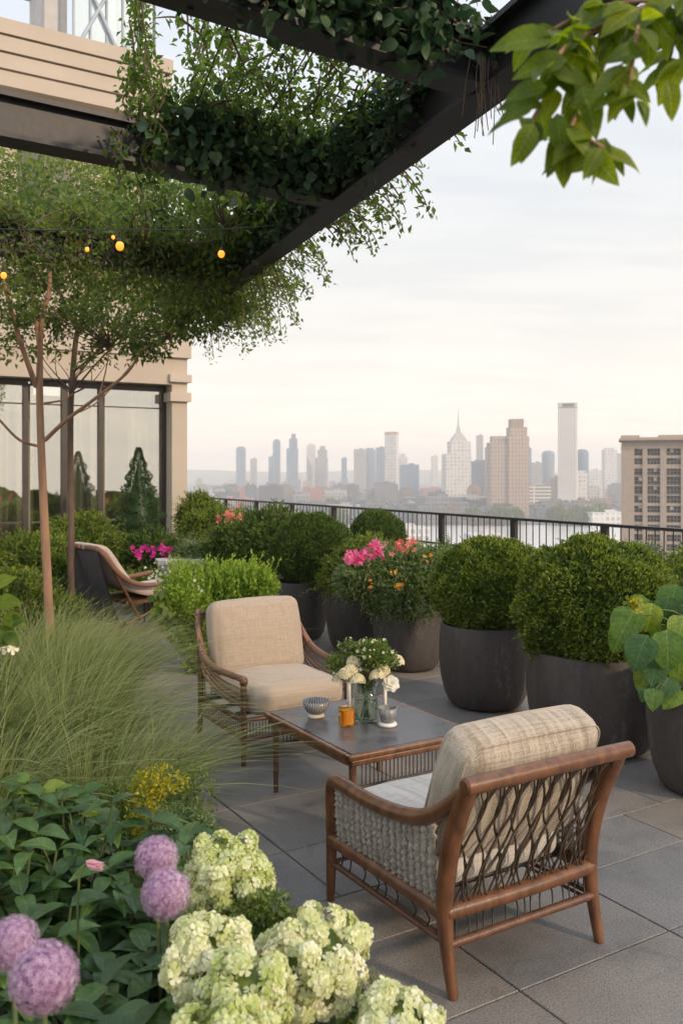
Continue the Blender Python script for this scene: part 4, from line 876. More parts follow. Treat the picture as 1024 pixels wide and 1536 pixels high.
# small cup
c=ontop(581,1088); t=thing('candle_cup','small dark striped cup on a pale saucer right of the vase','cup',c)
part('cup',lathe(MB(),[(0,.018),(.030,.018),(.042,.05),(.048,.088),(.045,.088),(.038,.05),(0,.03)],seg=40),M['striped'],t,False)
part('saucer',lathe(MB(),[(0,0),(.044,0),(.047,.008),(.042,.016),(0,.016)],seg=40),M['white_ceramic'],t,False)
for (px,py,h,lb) in ((523,1070,.155,'slim white candle left of the vase behind the amber glass'),(577,1078,.17,'slim white candle right of the vase under the white bloom')):
    c=ontop(px,py); t=thing('candle',lb,'candle',c); part('wax',lathe(MB(),[(0,.002),(.010,.002),(.0095,h),(.004,h+.003),(0,h+.002)],seg=20),M['wax'],t,False); part('wick',tube(MB(),[(0,0,h),(.001,0,h+.01)],.001,5),M['strip'],t,False)

# ================================================================== POTS AND SHRUBS
def pot(x,y,r,h,label,tex=0,flare=1.0):
    t=thing('planter_pot',label,'planter',(x,y,0),group='dark clay pots along the terrace')
    P=[(0,.004),(r*.66,.004),(r*.72,.010),(r*.79,h*.06),(r*.88,h*.17),(r*.96,h*.36),(r*1.0,h*.58),(r*1.0,h*.74),(r*.975,h*.90),(r*.955,h*.98),(r*.945,h),(r*.885,h),(r*.88,h*.97),(r*.90,h*.8)]
    mb=lathe(MB(),P,seg=64); part('body',mb,M['pot'],t,False)
    V=[]; mb=MB(); lathe(mb,[(r*.905,h*.84),(r*.6,h*.88),(0,h*.90)],seg=32); part('soil',mb,M['soil'],t,False); return t
def pxg(px,Y): return (px-HX)/FP*Y
pots=[(pxg(893,5.35),5.35,.412,.58,'large dark clay pot under the biggest clipped ball'),(pxg(728,6.28),6.28,.328,.575,'dark round pot under the middle clipped ball'),
(pxg(613,7.45),7.45,.30,.56,'dark pot under the grey green flowering shrub'),(pxg(533,8.25),8.25,.275,.54,'dark pot just right of the tan cushioned chair'),(pxg(450,8.8),8.8,.28,.56,'dark pot farthest left behind the tan cushioned chair'),
(pxg(1062,4.62),4.62,.31,.62,'dark pot cut by the right edge holding a broad leaved plant')]
for p in pots: pot(*p)
M['sage']=leafmat('sage_leaf',[(.05,.10,.025),(.09,.16,.04),(.14,.22,.06),(.21,.29,.09)],.4)
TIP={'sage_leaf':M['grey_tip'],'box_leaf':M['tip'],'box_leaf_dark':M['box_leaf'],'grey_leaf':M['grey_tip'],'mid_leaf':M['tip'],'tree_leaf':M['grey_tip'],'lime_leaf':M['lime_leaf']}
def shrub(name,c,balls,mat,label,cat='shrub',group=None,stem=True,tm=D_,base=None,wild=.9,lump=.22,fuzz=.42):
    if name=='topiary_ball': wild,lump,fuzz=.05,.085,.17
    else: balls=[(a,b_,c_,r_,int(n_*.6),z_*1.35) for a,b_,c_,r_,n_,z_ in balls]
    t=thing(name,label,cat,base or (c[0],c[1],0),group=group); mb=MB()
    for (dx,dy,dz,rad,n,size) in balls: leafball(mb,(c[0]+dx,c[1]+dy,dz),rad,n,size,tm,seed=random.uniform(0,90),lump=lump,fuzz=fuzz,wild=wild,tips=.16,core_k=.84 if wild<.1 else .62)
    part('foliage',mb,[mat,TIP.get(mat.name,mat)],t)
    if stem:
        b=t.location; mb=MB()
        for k in range(4): tube(mb,[(b[0]+.03*math.cos(k*2),b[1]+.03*math.sin(k*2),b[2]),(c[0]+.12*math.cos(k*1.7),c[1]+.12*math.sin(k*1.7),balls[0][2])],[.014,.008],6)
        part('stem',mb,M['bark_dark'],t)
    return t
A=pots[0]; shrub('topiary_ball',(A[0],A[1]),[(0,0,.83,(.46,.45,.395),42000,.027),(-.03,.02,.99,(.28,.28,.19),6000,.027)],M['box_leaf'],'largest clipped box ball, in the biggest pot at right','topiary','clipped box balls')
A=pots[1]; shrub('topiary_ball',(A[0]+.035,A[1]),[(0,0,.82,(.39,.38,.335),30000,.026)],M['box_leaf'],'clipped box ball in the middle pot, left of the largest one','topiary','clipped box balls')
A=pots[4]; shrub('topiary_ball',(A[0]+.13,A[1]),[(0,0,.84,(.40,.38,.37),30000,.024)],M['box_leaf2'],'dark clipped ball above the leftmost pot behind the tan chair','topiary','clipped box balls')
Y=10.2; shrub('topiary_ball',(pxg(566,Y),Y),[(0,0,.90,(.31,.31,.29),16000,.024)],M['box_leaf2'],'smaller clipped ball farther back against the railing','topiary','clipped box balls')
# grey-green flowering shrub in pot C
A=pots[2]
t=shrub('flowering_shrub',(A[0],A[1]),[(.02,-.02,.68,(.40,.36,.26),16000,.028),(-.30,-.05,.72,(.27,.27,.19),9000,.028),(.26,.05,.77,(.30,.28,.20),9000,.028),(-.02,.1,.82,(.30,.28,.17),7000,.028),(-.05,-.25,.58,(.16,.13,.16),3500,.026)],M['sage'],'grey green spreading shrub with small orange blooms in a dark pot')
mb=MB(); flowers(mb,[at(600,880,7.0),at(672,842,7.1),at(640,835,7.05),at(556,880,7.0),at(590,860,7.0)],.017,per=5,spread=.02); part('blossom',mb,M['orange'],t)
mb=MB(); flowers(mb,[at(606,818,7.1),at(617,817,7.1),at(598,822,7.1)],.024,per=9,spread=.024); part('blossom',mb,M['coral'],t)
mb=MB(); flowers(mb,[at(x,y,7.0) for x,y in ((532,840),(540,836),(548,834),(527,845),(538,843),(565,824),(571,829),(562,832))],.021,per=9,spread=.020); part('blossom',mb,M['pink'],t)
A=pots[3]
t=shrub('flowering_shrub',(A[0]+.02,A[1]),[(0,0,.66,(.32,.30,.24),12000,.028),(.10,0,.84,(.24,.24,.16),6000,.027)],M['mid_leaf'],'green shrub with a bright pink bloom cluster behind the bouquet')
mb=MB(); flowers(mb,[at(534,840,7.8),at(545,836,7.8),at(530,846,7.8),at(541,846,7.75),at(551,840,7.8),at(565,824,7.8),at(570,832,7.8),at(562,833,7.8)],.040,per=20,spread=.035); part('blossom',mb,M['pink'],t)
# light green bush left of tan chair (low planter hidden below)
Y=7.6; bxx=pxg(325,Y)
t=thing('lime_shrub','bright lime green bush with upright sprigs behind the tan chair','shrub',(bxx,Y,0)); mb=MB()
for (px,py,r,n) in ((355,882,.22,3600),(325,905,.24,3600),(385,880,.16,2600),(285,900,.22,3200),(262,915,.17,2200),(300,955,.20,2400),(340,930,.22,2000)):
    c=at(px,py,Y+random.uniform(-.25,.25)); leafball(mb,c,(r,r,r*.9),n,.034,D_,random.random()*50,.2,.3,zmin=-.9,core_k=.7)
for k in range(320):
    c=np.array(at(random.uniform(238,412),random.uniform(858,925),Y+random.uniform(-.3,.2))); h=random.uniform(.08,.2); d=unit(np.array((random.uniform(-.3,.5),random.uniform(-.2,.2),1))); q=[c+d*h*i/12 for i in range(12)]
    scatter(mb,D_,q,unit(rdir(12)*.7+d),rdir(12),.036)
part('foliage',mb,M['lime_leaf'],t)
mb=MB(); 
for (px,py) in ((287,990),(296,1003),(275,960),(262,950),(245,935),(300,1008),(290,1000),(240,900),(250,925)):
    c=np.array(at(px,py,Y-.35)); n=16; scatter(mb,OVW,c+rng.normal(size=(n,3))*.035,rdir(n)+np.array((0,-.3,-.5)),rdir(n)+np.array((0,-.5,.8)),.055+.03*rng.random(n))
part('trailing_leaves',mb,M['mid_leaf'],t)
mb=MB(); flowers(mb,[at(random.uniform(222,262),random.uniform(843,872),Y-.1) for _ in range(22)]+[at(random.uniform(245,310),random.uniform(880,930),Y-.25) for _ in range(12)],.013,per=3,spread=.03); part('blossom',mb,M['white_petal'],t)
mb=MB()
for k in range(7): tube(mb,[(bxx+random.uniform(-.2,.2),Y+random.uniform(-.1,.1),0),at(270+20*k,910,Y)],.008,6)
part('stem',mb,M['bark_dark'],t)
# back row bushes
def bush(px,py,Y,rad,n,size,mat,label,name='shrub',extra=(),group='shrubs along the terrace edge'):
    c=at(px,py+14,Y); balls=[(0,0,c[2],rad,n,size)]
    for (dx,dz,r,k) in extra: balls.append((dx,0,c[2]+dz,(r,r,r*.8),k,size))
    return shrub(name,(c[0],c[1]),balls,mat,label,'shrub',group)
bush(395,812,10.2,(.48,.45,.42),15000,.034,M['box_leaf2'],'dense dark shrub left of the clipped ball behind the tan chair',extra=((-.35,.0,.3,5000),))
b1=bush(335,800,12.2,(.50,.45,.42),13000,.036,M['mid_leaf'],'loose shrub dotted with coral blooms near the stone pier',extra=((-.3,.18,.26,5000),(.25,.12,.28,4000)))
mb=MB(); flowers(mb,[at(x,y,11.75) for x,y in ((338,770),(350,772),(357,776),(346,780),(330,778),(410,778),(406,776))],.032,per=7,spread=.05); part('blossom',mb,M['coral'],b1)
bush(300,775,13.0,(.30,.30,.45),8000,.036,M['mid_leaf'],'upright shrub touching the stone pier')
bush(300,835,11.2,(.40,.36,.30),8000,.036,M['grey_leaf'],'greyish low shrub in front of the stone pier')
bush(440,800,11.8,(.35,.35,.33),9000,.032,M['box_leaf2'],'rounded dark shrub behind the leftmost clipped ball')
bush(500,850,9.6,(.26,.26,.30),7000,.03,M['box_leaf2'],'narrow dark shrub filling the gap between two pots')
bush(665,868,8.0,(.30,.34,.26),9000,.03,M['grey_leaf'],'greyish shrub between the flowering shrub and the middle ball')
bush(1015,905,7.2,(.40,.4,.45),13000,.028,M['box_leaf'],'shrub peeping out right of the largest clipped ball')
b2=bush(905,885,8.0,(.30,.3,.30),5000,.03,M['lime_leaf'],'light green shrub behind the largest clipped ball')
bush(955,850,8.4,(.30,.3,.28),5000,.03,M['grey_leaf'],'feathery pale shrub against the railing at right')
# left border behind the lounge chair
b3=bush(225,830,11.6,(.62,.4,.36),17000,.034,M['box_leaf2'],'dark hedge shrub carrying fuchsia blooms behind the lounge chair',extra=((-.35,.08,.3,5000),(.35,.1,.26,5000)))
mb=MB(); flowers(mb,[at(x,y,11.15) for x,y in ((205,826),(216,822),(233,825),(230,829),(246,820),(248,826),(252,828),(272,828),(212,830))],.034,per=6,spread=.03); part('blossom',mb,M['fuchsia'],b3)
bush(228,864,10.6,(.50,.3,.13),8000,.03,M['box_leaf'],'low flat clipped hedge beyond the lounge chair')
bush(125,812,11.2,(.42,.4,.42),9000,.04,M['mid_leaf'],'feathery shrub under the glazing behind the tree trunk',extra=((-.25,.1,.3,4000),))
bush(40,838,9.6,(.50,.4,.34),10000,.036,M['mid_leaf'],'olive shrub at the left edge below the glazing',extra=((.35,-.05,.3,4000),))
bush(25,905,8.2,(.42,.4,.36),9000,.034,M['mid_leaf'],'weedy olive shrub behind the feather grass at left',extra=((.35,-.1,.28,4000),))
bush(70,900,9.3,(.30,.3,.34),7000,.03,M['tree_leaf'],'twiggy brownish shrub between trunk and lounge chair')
bush(300,868,9.6,(.25,.22,.18),4000,.03,M['mid_leaf'],'small green mound beside the white stone trough')
# white trough
c=at(285,850,10.9); mb=MB(); box(mb,(0,0,.26),(.75,.30,.52)); box(mb,(0,0,.54),(.80,.35,.05)); single('stone_trough',mb,M['white_ceramic'],(c[0],c[1],0),'white stone trough half hidden among shrubs beyond the lounge chair','trough',world=False,smooth=False,rz=.3)
# conifer
Y=12.3; cx=pxg(208,Y); t=thing('conifer','dark conical evergreen standing before the glazing','tree',(cx,Y,0)); mb=MB()
zb,ztp=.62,CAMH+(705-672)/FP*Y
n=15000; h=rng.random(n)**1.25; R_=.42*(1-h)**.85+.012; a=rng.random(n)*2*PI; lay=.84+.16*np.sin(h*46+a*2.0); rr=R_*lay*(1-.35*rng.random(n)**2)*(1+.16*np.sin(a*5+h*20))
p=np.stack([cx+rr*np.cos(a),Y+rr*np.sin(a),zb+h*(ztp-zb)],1); ax=np.stack([np.cos(a),np.sin(a),.55+0*a],1)+rdir(n)*.5
scatter(mb,DN,p,ax,rdir(n),.045*(.6+.7*rng.random(n))*(1-.45*h)); lathe(mb,[(.0,zb),(.27,zb+.02),(.2,zb+.4),(.07,zb+.85),(0,ztp-.15)],(cx,Y,0),14); part('crown',mb,M['conifer'],t)
part('trunk',tube(MB(),[(cx,Y,0),(cx,Y,1.2)],[.03,.02],8),M['bark_dark'],t)

# broad-leaved plant in the right-edge pot
A=pots[5]; t=thing('broad_leaved_plant','plant with big rounded green and yellow leaves at the right edge','plant',(A[0],A[1],.5)); mb=MB(); sm=MB()
for (px,py,dy,s) in [(945,925,-.1,.20),(935,945,0,.17),(975,915,-.05,.15),(1000,905,.0,.16),(1010,890,.05,.20),(965,965,-.2,.19),(1000,960,-.2,.20),(985,990,-.15,.18),(1020,980,-.2,.2),(970,1010,-.1,.14),(1000,1020,-.2,.16),(980,1040,-.25,.11),(1015,1040,-.22,.14),(1040,920,0,.2),(1050,960,-.1,.2),(1030,1010,-.1,.18),(990,930,.05,.16),(960,900,.05,.12),(1022,935,-.12,.17),(968,1035,-.2,.08)]:
    tip=np.array(at(px,py,A[1]+dy)); base=np.array((A[0]+random.uniform(-.06,.06),A[1]+random.uniform(-.05,.05),.62)); mid=(tip+base)/2+np.array((0,0,.12)); tube(sm,[base,mid,tip],[.006,.005,.003],6,k=4)
    d=unit(np.array((tip[0]-base[0],tip[1]-base[1]-.12,0.0))+np.array((random.uniform(-.2,.2),0,random.uniform(-.9,-.2)))); scatter(mb,OVH,[tip-d*s*.25],[d],[unit(np.array((random.uniform(-.4,.2),-.8,.75)))],s)
part('leaves',mb,M['round_leaf'],t); part('stem',sm,M['stem'],t)
mb=MB(); flowers(mb,[at(951,904,4.45),at(948,903,4.45)],.03,per=5,spread=.012); part('blossom',mb,M['yellow_leaf'],t)

# ================================================================== TREES
def branch(mb,pts,r0,r1,seg=8): tube(mb,pts,list(np.linspace(r0,r1,len(pts))),seg,k=5)
def leafcloud(mb,c,rad,n,size,tm=D_,hole=.0,up=.2):
    c=np.array(c); rad=np.array(rad); d=rdir(n); r=rng.random(n)**.45; p=c+d*r[:,None]*rad
    k=nz(p,5.5,3.1)+.5*nz(p,13.,8); keep=k>(hole-.12); p=p[keep]; d=d[keep]; m_=len(p)
    scatter(mb,tm,p,unit(d*.5+rdir(m_)+np.array((0,0,-up))),unit(rdir(m_)*.8+np.array((0,0,.8))),size*(.6+.8*rng.random(m_))); return p
def twigs(mb,root,tips,r=.004):
    for tpt in tips: 
        root_=np.array(root); q=np.array(tpt); mid=(root_+q)/2+rng.normal(size=3)*.06; tube(mb,[root_,mid,q],[r*1.6,r,r*.5],5,k=3,cap=False)
# tree one: smooth slim trunk
Y=7.7; t=thing('garden_tree','slender tree with smooth tan trunk rising from the feather grass','tree',(pxg(76,Y),Y,0))
w_=MB(); P=lambda px,py,dy=0: at(px,py,Y+dy)
b0=(pxg(76,Y),Y,0)
branch(w_,[b0,P(73,900),P(68,800),P(63,690),P(60,600),P(60,545)],.042,.028,12)
ends=[]
def br(pts,r0,r1): branch(w_,pts,r0,r1); ends.append(pts[-1])
br([P(60,560),P(63,480,-.1),P(75,430,-.15),P(72,375,-.2),P(60,350,-.2)],.026,.010)
br([P(73,400,-.16),P(85,375,-.1),P(95,340,0)],.016,.008)
br([P(60,520),P(50,450,.2),P(38,400,.3),P(33,365,.3)],.024,.010)
br([P(55,580),P(30,510,-.2),P(8,430,-.4),P(-10,380,-.5)],.024,.012)
br([P(68,660),P(100,630,-.1),P(140,600,-.15),P(190,560,-.2),P(215,525,-.2),P(255,500,-.2)],.020,.007)
br([P(150,590,-.1),P(158,560,0),P(166,520,0)],.008,.004); br([P(120,618,-.1),P(150,600,.1),P(200,545,.2)],.008,.004)
br([P(67,605),P(95,600,.1),P(110,590,.2)],.010,.005)
br([P(62,670),P(30,660,-.1),P(0,630,-.2),P(-25,600,-.2)],.013,.008)
part('trunk',w_,M['bark'],t)
fo=MB(); tw=MB()
for (px,py,dy,rx,rz_,n,hole) in ((60,330,0,.75,.26,6500,.0),(10,300,.3,.5,.35,3600,.02),(130,340,-.1,.6,.28,5200,-.02),(30,400,.4,.45,.30,2600,.05),(95,420,.5,.5,.30,3000,.05),(150,430,.3,.5,.35,3600,.0),(90,475,.3,.4,.2,2200,.04),(30,500,.5,.5,.30,2400,.05),(20,450,-.3,.35,.22,1800,.03),(215,520,-.2,.3,.12,1100,.03),(150,470,-.2,.35,.16,1500,.03),(180,500,.2,.42,.16,1700,.05),(120,530,.4,.5,.16,1000,.15),(60,270,.6,.8,.25,3600,.05),(170,300,.3,.5,.28,3600,.02)):
    c=P(px,py,dy); pp=leafcloud(fo,c,(rx,rx*.9,rz_),int(n*.55),.050,D_,hole+.06)
    e=min(ends,key=lambda q:np.linalg.norm(np.array(q)-np.array(c))); 
    if len(pp): twigs(tw,e,pp[rng.integers(0,len(pp),9)],.0045)
part('crown',fo,M['tree_leaf'],t); part('twigs',tw,M['bark_dark'],t)
# tree two: darker forked trunk
Y=8.8; t=thing('garden_tree','darker forked tree behind the slender one, in front of the glazing','tree',(pxg(107,Y),Y,0)); w_=MB(); ends=[]
branch(w_,[(pxg(107,Y),Y,0),P(107,800,0),P(106,700),P(107,600),P(113,520),P(118,490)],.034,.024,10)
br([P(117,495),P(95,450),P(80,410,.2),P(70,370,.2)],.024,.010); br([P(118,500),P(128,460),P(134,420,-.2),P(145,375,-.2)],.026,.010)
br([P(108,560),P(150,525,-.2),P(185,490,-.3),P(225,440,-.3)],.012,.006); br([P(108,575),P(160,510,.1),P(215,455,.2)],.010,.006); br([P(107,590),P(170,520,0),P(240,480,0),P(270,450,0)],.010,.005)
part('trunk',w_,M['bark_dark'],t); fo=MB(); tw=MB()
for (px,py,dy,rx,rz_,n,hole) in ((230,420,0,.65,.40,6500,.0),(160,400,.3,.6,.36,5000,.0),(270,460,-.2,.45,.28,3600,.02),(215,490,.1,.4,.2,2200,.05),(60,240,.8,1.0,.30,4800,.06),(180,255,.6,.8,.25,4600,.06),(240,285,.4,.6,.25,3600,.06)):
    c=P(px,py,dy); pp=leafcloud(fo,c,(rx,rx*.9,rz_),int(n*.50),.054,D_,hole+.09); e=min(ends,key=lambda q:np.linalg.norm(np.array(q)-np.array(c)))
    if len(pp): twigs(tw,e,pp[rng.integers(0,len(pp),10)],.005)
part('crown',fo,M['tree_light'],t); part('twigs',tw,M['bark_dark'],t)

# ================================================================== VINES ON THE PERGOLA
def z3(p,z): return np.array((p[0],p[1],z))
def vine(name,label,stems,mat,leaf=.04,density=60,spread=.05,tm=D_,rad=.006,droop=.3):
    b=stems[0][0]; t=thing(name,label,'climbing plant',(b[0],b[1],b[2]),group='vines climbing over the pergola'); sm=MB(); lf=MB()
    for st in stems:
        q=smooth_path(st,6) if len(st)>2 else [np.array(st[0])*(1-k/8)+np.array(st[1])*k/8 for k in range(9)]
        Q=np.array(q); tube(sm,Q,list(np.linspace(rad,rad*.35,len(Q))),5,cap=False)
        ln=np.linalg.norm(np.diff(Q,axis=0),axis=1).sum(); n=max(3,int(ln*density)); ii=rng.random(n)*(len(Q)-1); i0=ii.astype(int); fr_=(ii-i0)[:,None]; p=Q[i0]*(1-fr_)+Q[np.minimum(i0+1,len(Q)-1)]*fr_
        p=p+np.clip(rng.normal(size=(n,3)),-1.7,1.7)*spread
        scatter(lf,tm,p,unit(rdir(n)+np.array((0,0,-droop))),unit(rdir(n)*.8+np.array((0,0,.8))),leaf*(.6+.7*rng.random(n)))
    part('leaves',lf,mat,t); part('stem',sm,M['vine_stem'],t); return t
Pp=lambda s,z=ZB+.2,o=0: z3(p0-pd*s+qd*o,z)     # along beam P, s metres left of the joint
Rr=lambda s,z=ZB+.2,o=0: z3(r0-pd*s+qd*o,z)
Qq=lambda s,z=ZB+.2,o=0: z3(q0+qd*s+pd*o,z)
rj=lambda a=.05: random.uniform(-a,a)
# heavy broad-leaved vine along P
st=[]
for k in range(20):
    s=random.uniform(.0,.95); st.append([Pp(s,ZB+.16+rj(.06),rj(.08)),Pp(s+rj(.2),ZB+.26+rj(.05),rj(.12)),Pp(s+rj(.3),ZB+.18,-.10+rj(.05)),Pp(s+rj(.3),ZB+random.uniform(-.02,.1),-.11+rj(.04))])
vine('ivy_vine','thick dark ivy spilling over the nearer left cross beam',st,M['vine_dark'],.058,200,.055,OVW)
st=[]
for k in range(26):
    s=random.uniform(.0,.9); st.append([Pp(s,ZB+.22,rj(.1)),Pp(s+rj(.2),ZB+.33+rj(.08),rj(.16)),Pp(s+rj(.3),ZB+.25,rj(.15))])
vine('ivy_vine','small leaved green creeper heaped on top of the left cross beam',st,M['vine_leaf'],.034,260,.065)
# vine along R
st=[]
for k in range(24):
    s=random.uniform(-.02,1.0); st.append([Rr(s,ZB+.16+rj(.06),rj(.08)),Rr(s+rj(.2),ZB+.26+rj(.05),rj(.10)),Rr(s+rj(.3),ZB+.16,-.09+rj(.05)),Rr(s+rj(.3),ZB+random.uniform(-.0,.1),-.10+rj(.04))])
vine('ivy_vine','dark ivy clinging to the uppermost cross beam at the top of the view',st,M['vine_dark'],.050,190,.05,OVW)
# airy net of creeper stretched between P and R over wires
st=[]
for k in range(120):
    s=random.uniform(.0,.80); o1=random.uniform(0,.9)
    a=p0-pd*s; b=r0-pd*(s*1.1+rj(.15)); f=random.uniform(0,.85); pA=a*(1-f)+b*f; pB=pA+np.array((rj(.2),rj(.3)))
    z=ZB+.26+random.uniform(-.02,.12)
    st.append([z3(pA,z),z3((pA+pB)/2,z+rj(.08)),z3(pB,z+rj(.06)-.02)])
vine('creeper_vine','airy net of small leaved creeper stretched between two cross beams',st,M['vine_leaf'],.037,120,.034)
wr=MB()
for k in range(3):
    s=.1+.34*k; tube(wr,[Pp(s,ZB+.24),Rr(s,ZB+.24)],.003,5)
part('trellis_wires',wr,M['rail'],pg)
# dangling strands at left
st=[]
for (px,y0,y1,Yd) in ((205,-40,290,4.0),(212,-40,240,4.1),(195,30,200,4.0),(228,60,220,3.9),(178,190,290,3.8),(240,120,260,3.9),(200,-20,150,4.1),(285,-20,150,4.2),(310,0,200,4.2),(340,30,220,4.1),(300,60,260,4.0),(215,-30,120,4.0),(222,140,300,3.9),(188,100,230,3.95)):
    n_=5; st.append([np.array(at(px+rj(12),y0+(y1-y0)*i/n_,Yd)) for i in range(n_+1)])
vine('creeper_vine','loose leafy strands dangling in front of the stone cornice',st,M['vine_leaf'],.038,200,.03)
# vine mass along Q beyond the joint with P (inner side)
st=[]
for k in range(38):
    s=random.uniform(-.3,3.4); st.append([Qq(s,ZB+.2,-.05+rj(.06)),Qq(s+rj(.2),ZB+.28+rj(.06),-.14+rj(.10)),Qq(s+rj(.3),ZB+.20+rj(.05),-.18+rj(.06)),Qq(s+rj(.3),ZB+.13+rj(.03)-.12*max(0,s-2.0),-.15+rj(.04))])
vine('creeper_vine','green creeper bushing along the inner side of the diagonal edge beam',st,M['vine_leaf'],.048,120,.055)
st=[]
for k in range(34):
    s=random.choice([random.uniform(-1.1,-.1),random.uniform(.1,1.9)]); st.append([Qq(s,ZB+.25,-.05+rj(.04)),Qq(s+rj(.2),ZB+.28+rj(.04),-.11+rj(.05)),Qq(s+rj(.15),ZB+.15+rj(.05),-.12+rj(.03)),Qq(s+rj(.1),ZB+random.uniform(.0,.12),-.11+rj(.02))])
vine('ivy_vine','ivy tuft on the edge beam between the two cross beams',st,M['vine_dark'],.038,200,.035,OVW)
Ss=lambda s,z=ZB+.2,o=0: z3(s0-pd*s+qd*o,z)
for lbl,mt,lf_,nst,sp_ in (('thick creeper hiding the farther cross beam behind the bulbs','tree_leaf',.036,46,.06),('lighter creeper trailing below the farther cross beam','tree_light',.034,30,.05)):
    st=[]
    for k in range(nst):
        s=random.uniform(.1,3.0); st.append([Ss(s,ZB+.2,rj(.06)),Ss(s+rj(.2),ZB+.24+rj(.1),-.10+rj(.06)),Ss(s+rj(.3),ZB+.05+rj(.1),-.13+rj(.05)),Ss(s+rj(.3),ZB-random.uniform(.02,.28),-.12+rj(.08))])
    vine('creeper_vine',lbl,st,M[mt],lf_*1.25,125,sp_)
# outer fringe: drooping sprigs over the sky
st=[]
for k in range(128):
    s=random.choice([random.uniform(-.9,3.7),random.uniform(.2,3.7)]); a=Qq(s,ZB+.12+rj(.1),.07); ln=random.uniform(.12,.38)*(1+.22*max(0,s)); dr=random.uniform(.1,.55)
    d=unit(np.array((pd[0]+rj(.5)+.2,pd[1]*.3+rj(.5),0))); st.append([a,a+d*ln*.5+np.array((0,0,.03)),a+d*ln*.85+np.array((0,0,-ln*dr*.5)),a+d*ln+np.array((0,0,-ln*dr*1.2))])
vine('creeper_vine','fringe of drooping sprigs hanging off the outer side of the edge beam against the sky',st,M['vine_leaf'],.040,75,.020)
st=[]
for k in range(20):
    s=random.uniform(1.0,3.7); a=Qq(s,ZB+.05,.06); st.append([a,a+np.array((.05+rj(.06),0,-.12)),a+np.array((.10+rj(.1),0,-random.uniform(.2,.5)))])
vine('creeper_vine','long trailing strands under the far end of the edge beam',st,M['tree_light'],.036,150,.03)
# great mass under the pergola at left centre
fo=MB(); tw=MB(); t=thing('climbing_vine','large mass of mixed creeper filling the pergola corner above the lounge chair','climbing plant',(pxg(300,6.5),6.5,3.0),group='vines climbing over the pergola')
for (px,py,Yd,rx,rz_,n,hole) in ((300,330,5.9,.42,.26,5200,-.02),(360,310,5.5,.34,.20,3600,.0),(380,318,5.4,.26,.16,2600,.02),(318,368,6.2,.40,.26,4600,-.02),(280,400,6.6,.42,.30,4600,-.02),(330,450,7.3,.42,.22,3400,.0),(270,470,7.6,.40,.24,3200,.0),(200,350,6.4,.5,.24,4200,.0),(240,300,6.0,.4,.2,3000,.03),(360,440,7.0,.25,.15,1500,.05),(305,490,8.0,.35,.14,1500,.04)):
    c=at(px,py,Yd); pp=leafcloud(fo,c,(rx,rx*.9,rz_),int(n*.46),.050,D_,hole+.08,.3)
    if len(pp): twigs(tw,(c[0]-.1,c[1],ZB+.15),pp[rng.integers(0,len(pp),8)],.005)
part('leaves',fo,M['tree_leaf'],t); part('stem',tw,M['vine_stem'],t)
# bare hanging roots below beam R joint
mb=MB()
for k in range(14):
    a=Rr(-.05+rj(.06),ZB+.06,-.12); tube(mb,[a,a+np.array((rj(.02),0,-.1)),a+np.array((rj(.04),0,-random.uniform(.14,.3)))],.0016,4,k=3)
t=thing('hanging_tendrils','dry brown tendrils dangling at the joint of the two topmost beams','tendrils',tuple(Rr(-.05,ZB+.06,-.12)),group='vines climbing over the pergola'); part('strands',mb,M['vine_stem'],t)

# lit bulbs
m,nt,b=newmat('lit_bulb'); b.inputs['Base Color'].default_value=(1,.5,.1,1); b.inputs['Emission Color'].default_value=(1,.27,.02,1); b.inputs['Emission Strength'].default_value=1.7; M['bulb']=m
for (px,py,Yd,r,lb) in ((180,369,5.0,.023,'brightest amber bulb hanging in the foliage'),(332,381,5.0,.019,'amber bulb hanging right of the others under the edge beam'),(131,374,5.0,.012,'small amber bulb left of the brightest one'),(6,413,5.0,.017,'amber bulb at the left picture edge by the tan branch'),(170,356,5.0,.010,'tiny amber bulb just above the brightest one')):
    c=at(px,py,Yd); t=thing('festoon_bulb',lb,'light bulb',c,group='amber bulbs hung under the pergola'); q=MB(); icoball(q,(0,0,0),(r,r,r*1.15),0,rings=8,seg=12); part('bulb',q,M['bulb'],t,False)
    part('socket',lathe(MB(),[(r*.5,r*.9),(r*.55,r*1.8),(0,r*1.9)],seg=12),M['rail'],t,False); part('cord',tube(MB(),[(0,0,r*1.8),(.006,0,(3.0-c[2])*.6),(0,0,3.0-c[2])],.002,5,k=3),M['rail'],t,False)

mb=tube(MB(),[at(-120,705,5.0)[:2]+(3.06,),at(6,0,5.0)[:2]+(3.0,),at(180,0,5.0)[:2]+(3.0,),at(332,0,5.0)[:2]+(3.0,),at(498,0,5.0)[:2]+(3.05,)],.003,5,k=5); t=thing('festoon_cable','thin dark cable carrying the amber bulbs below the pergola','cable',at(-120,0,5.0)[:2]+(3.06,)); part('cable',mb,M['rail'],t)

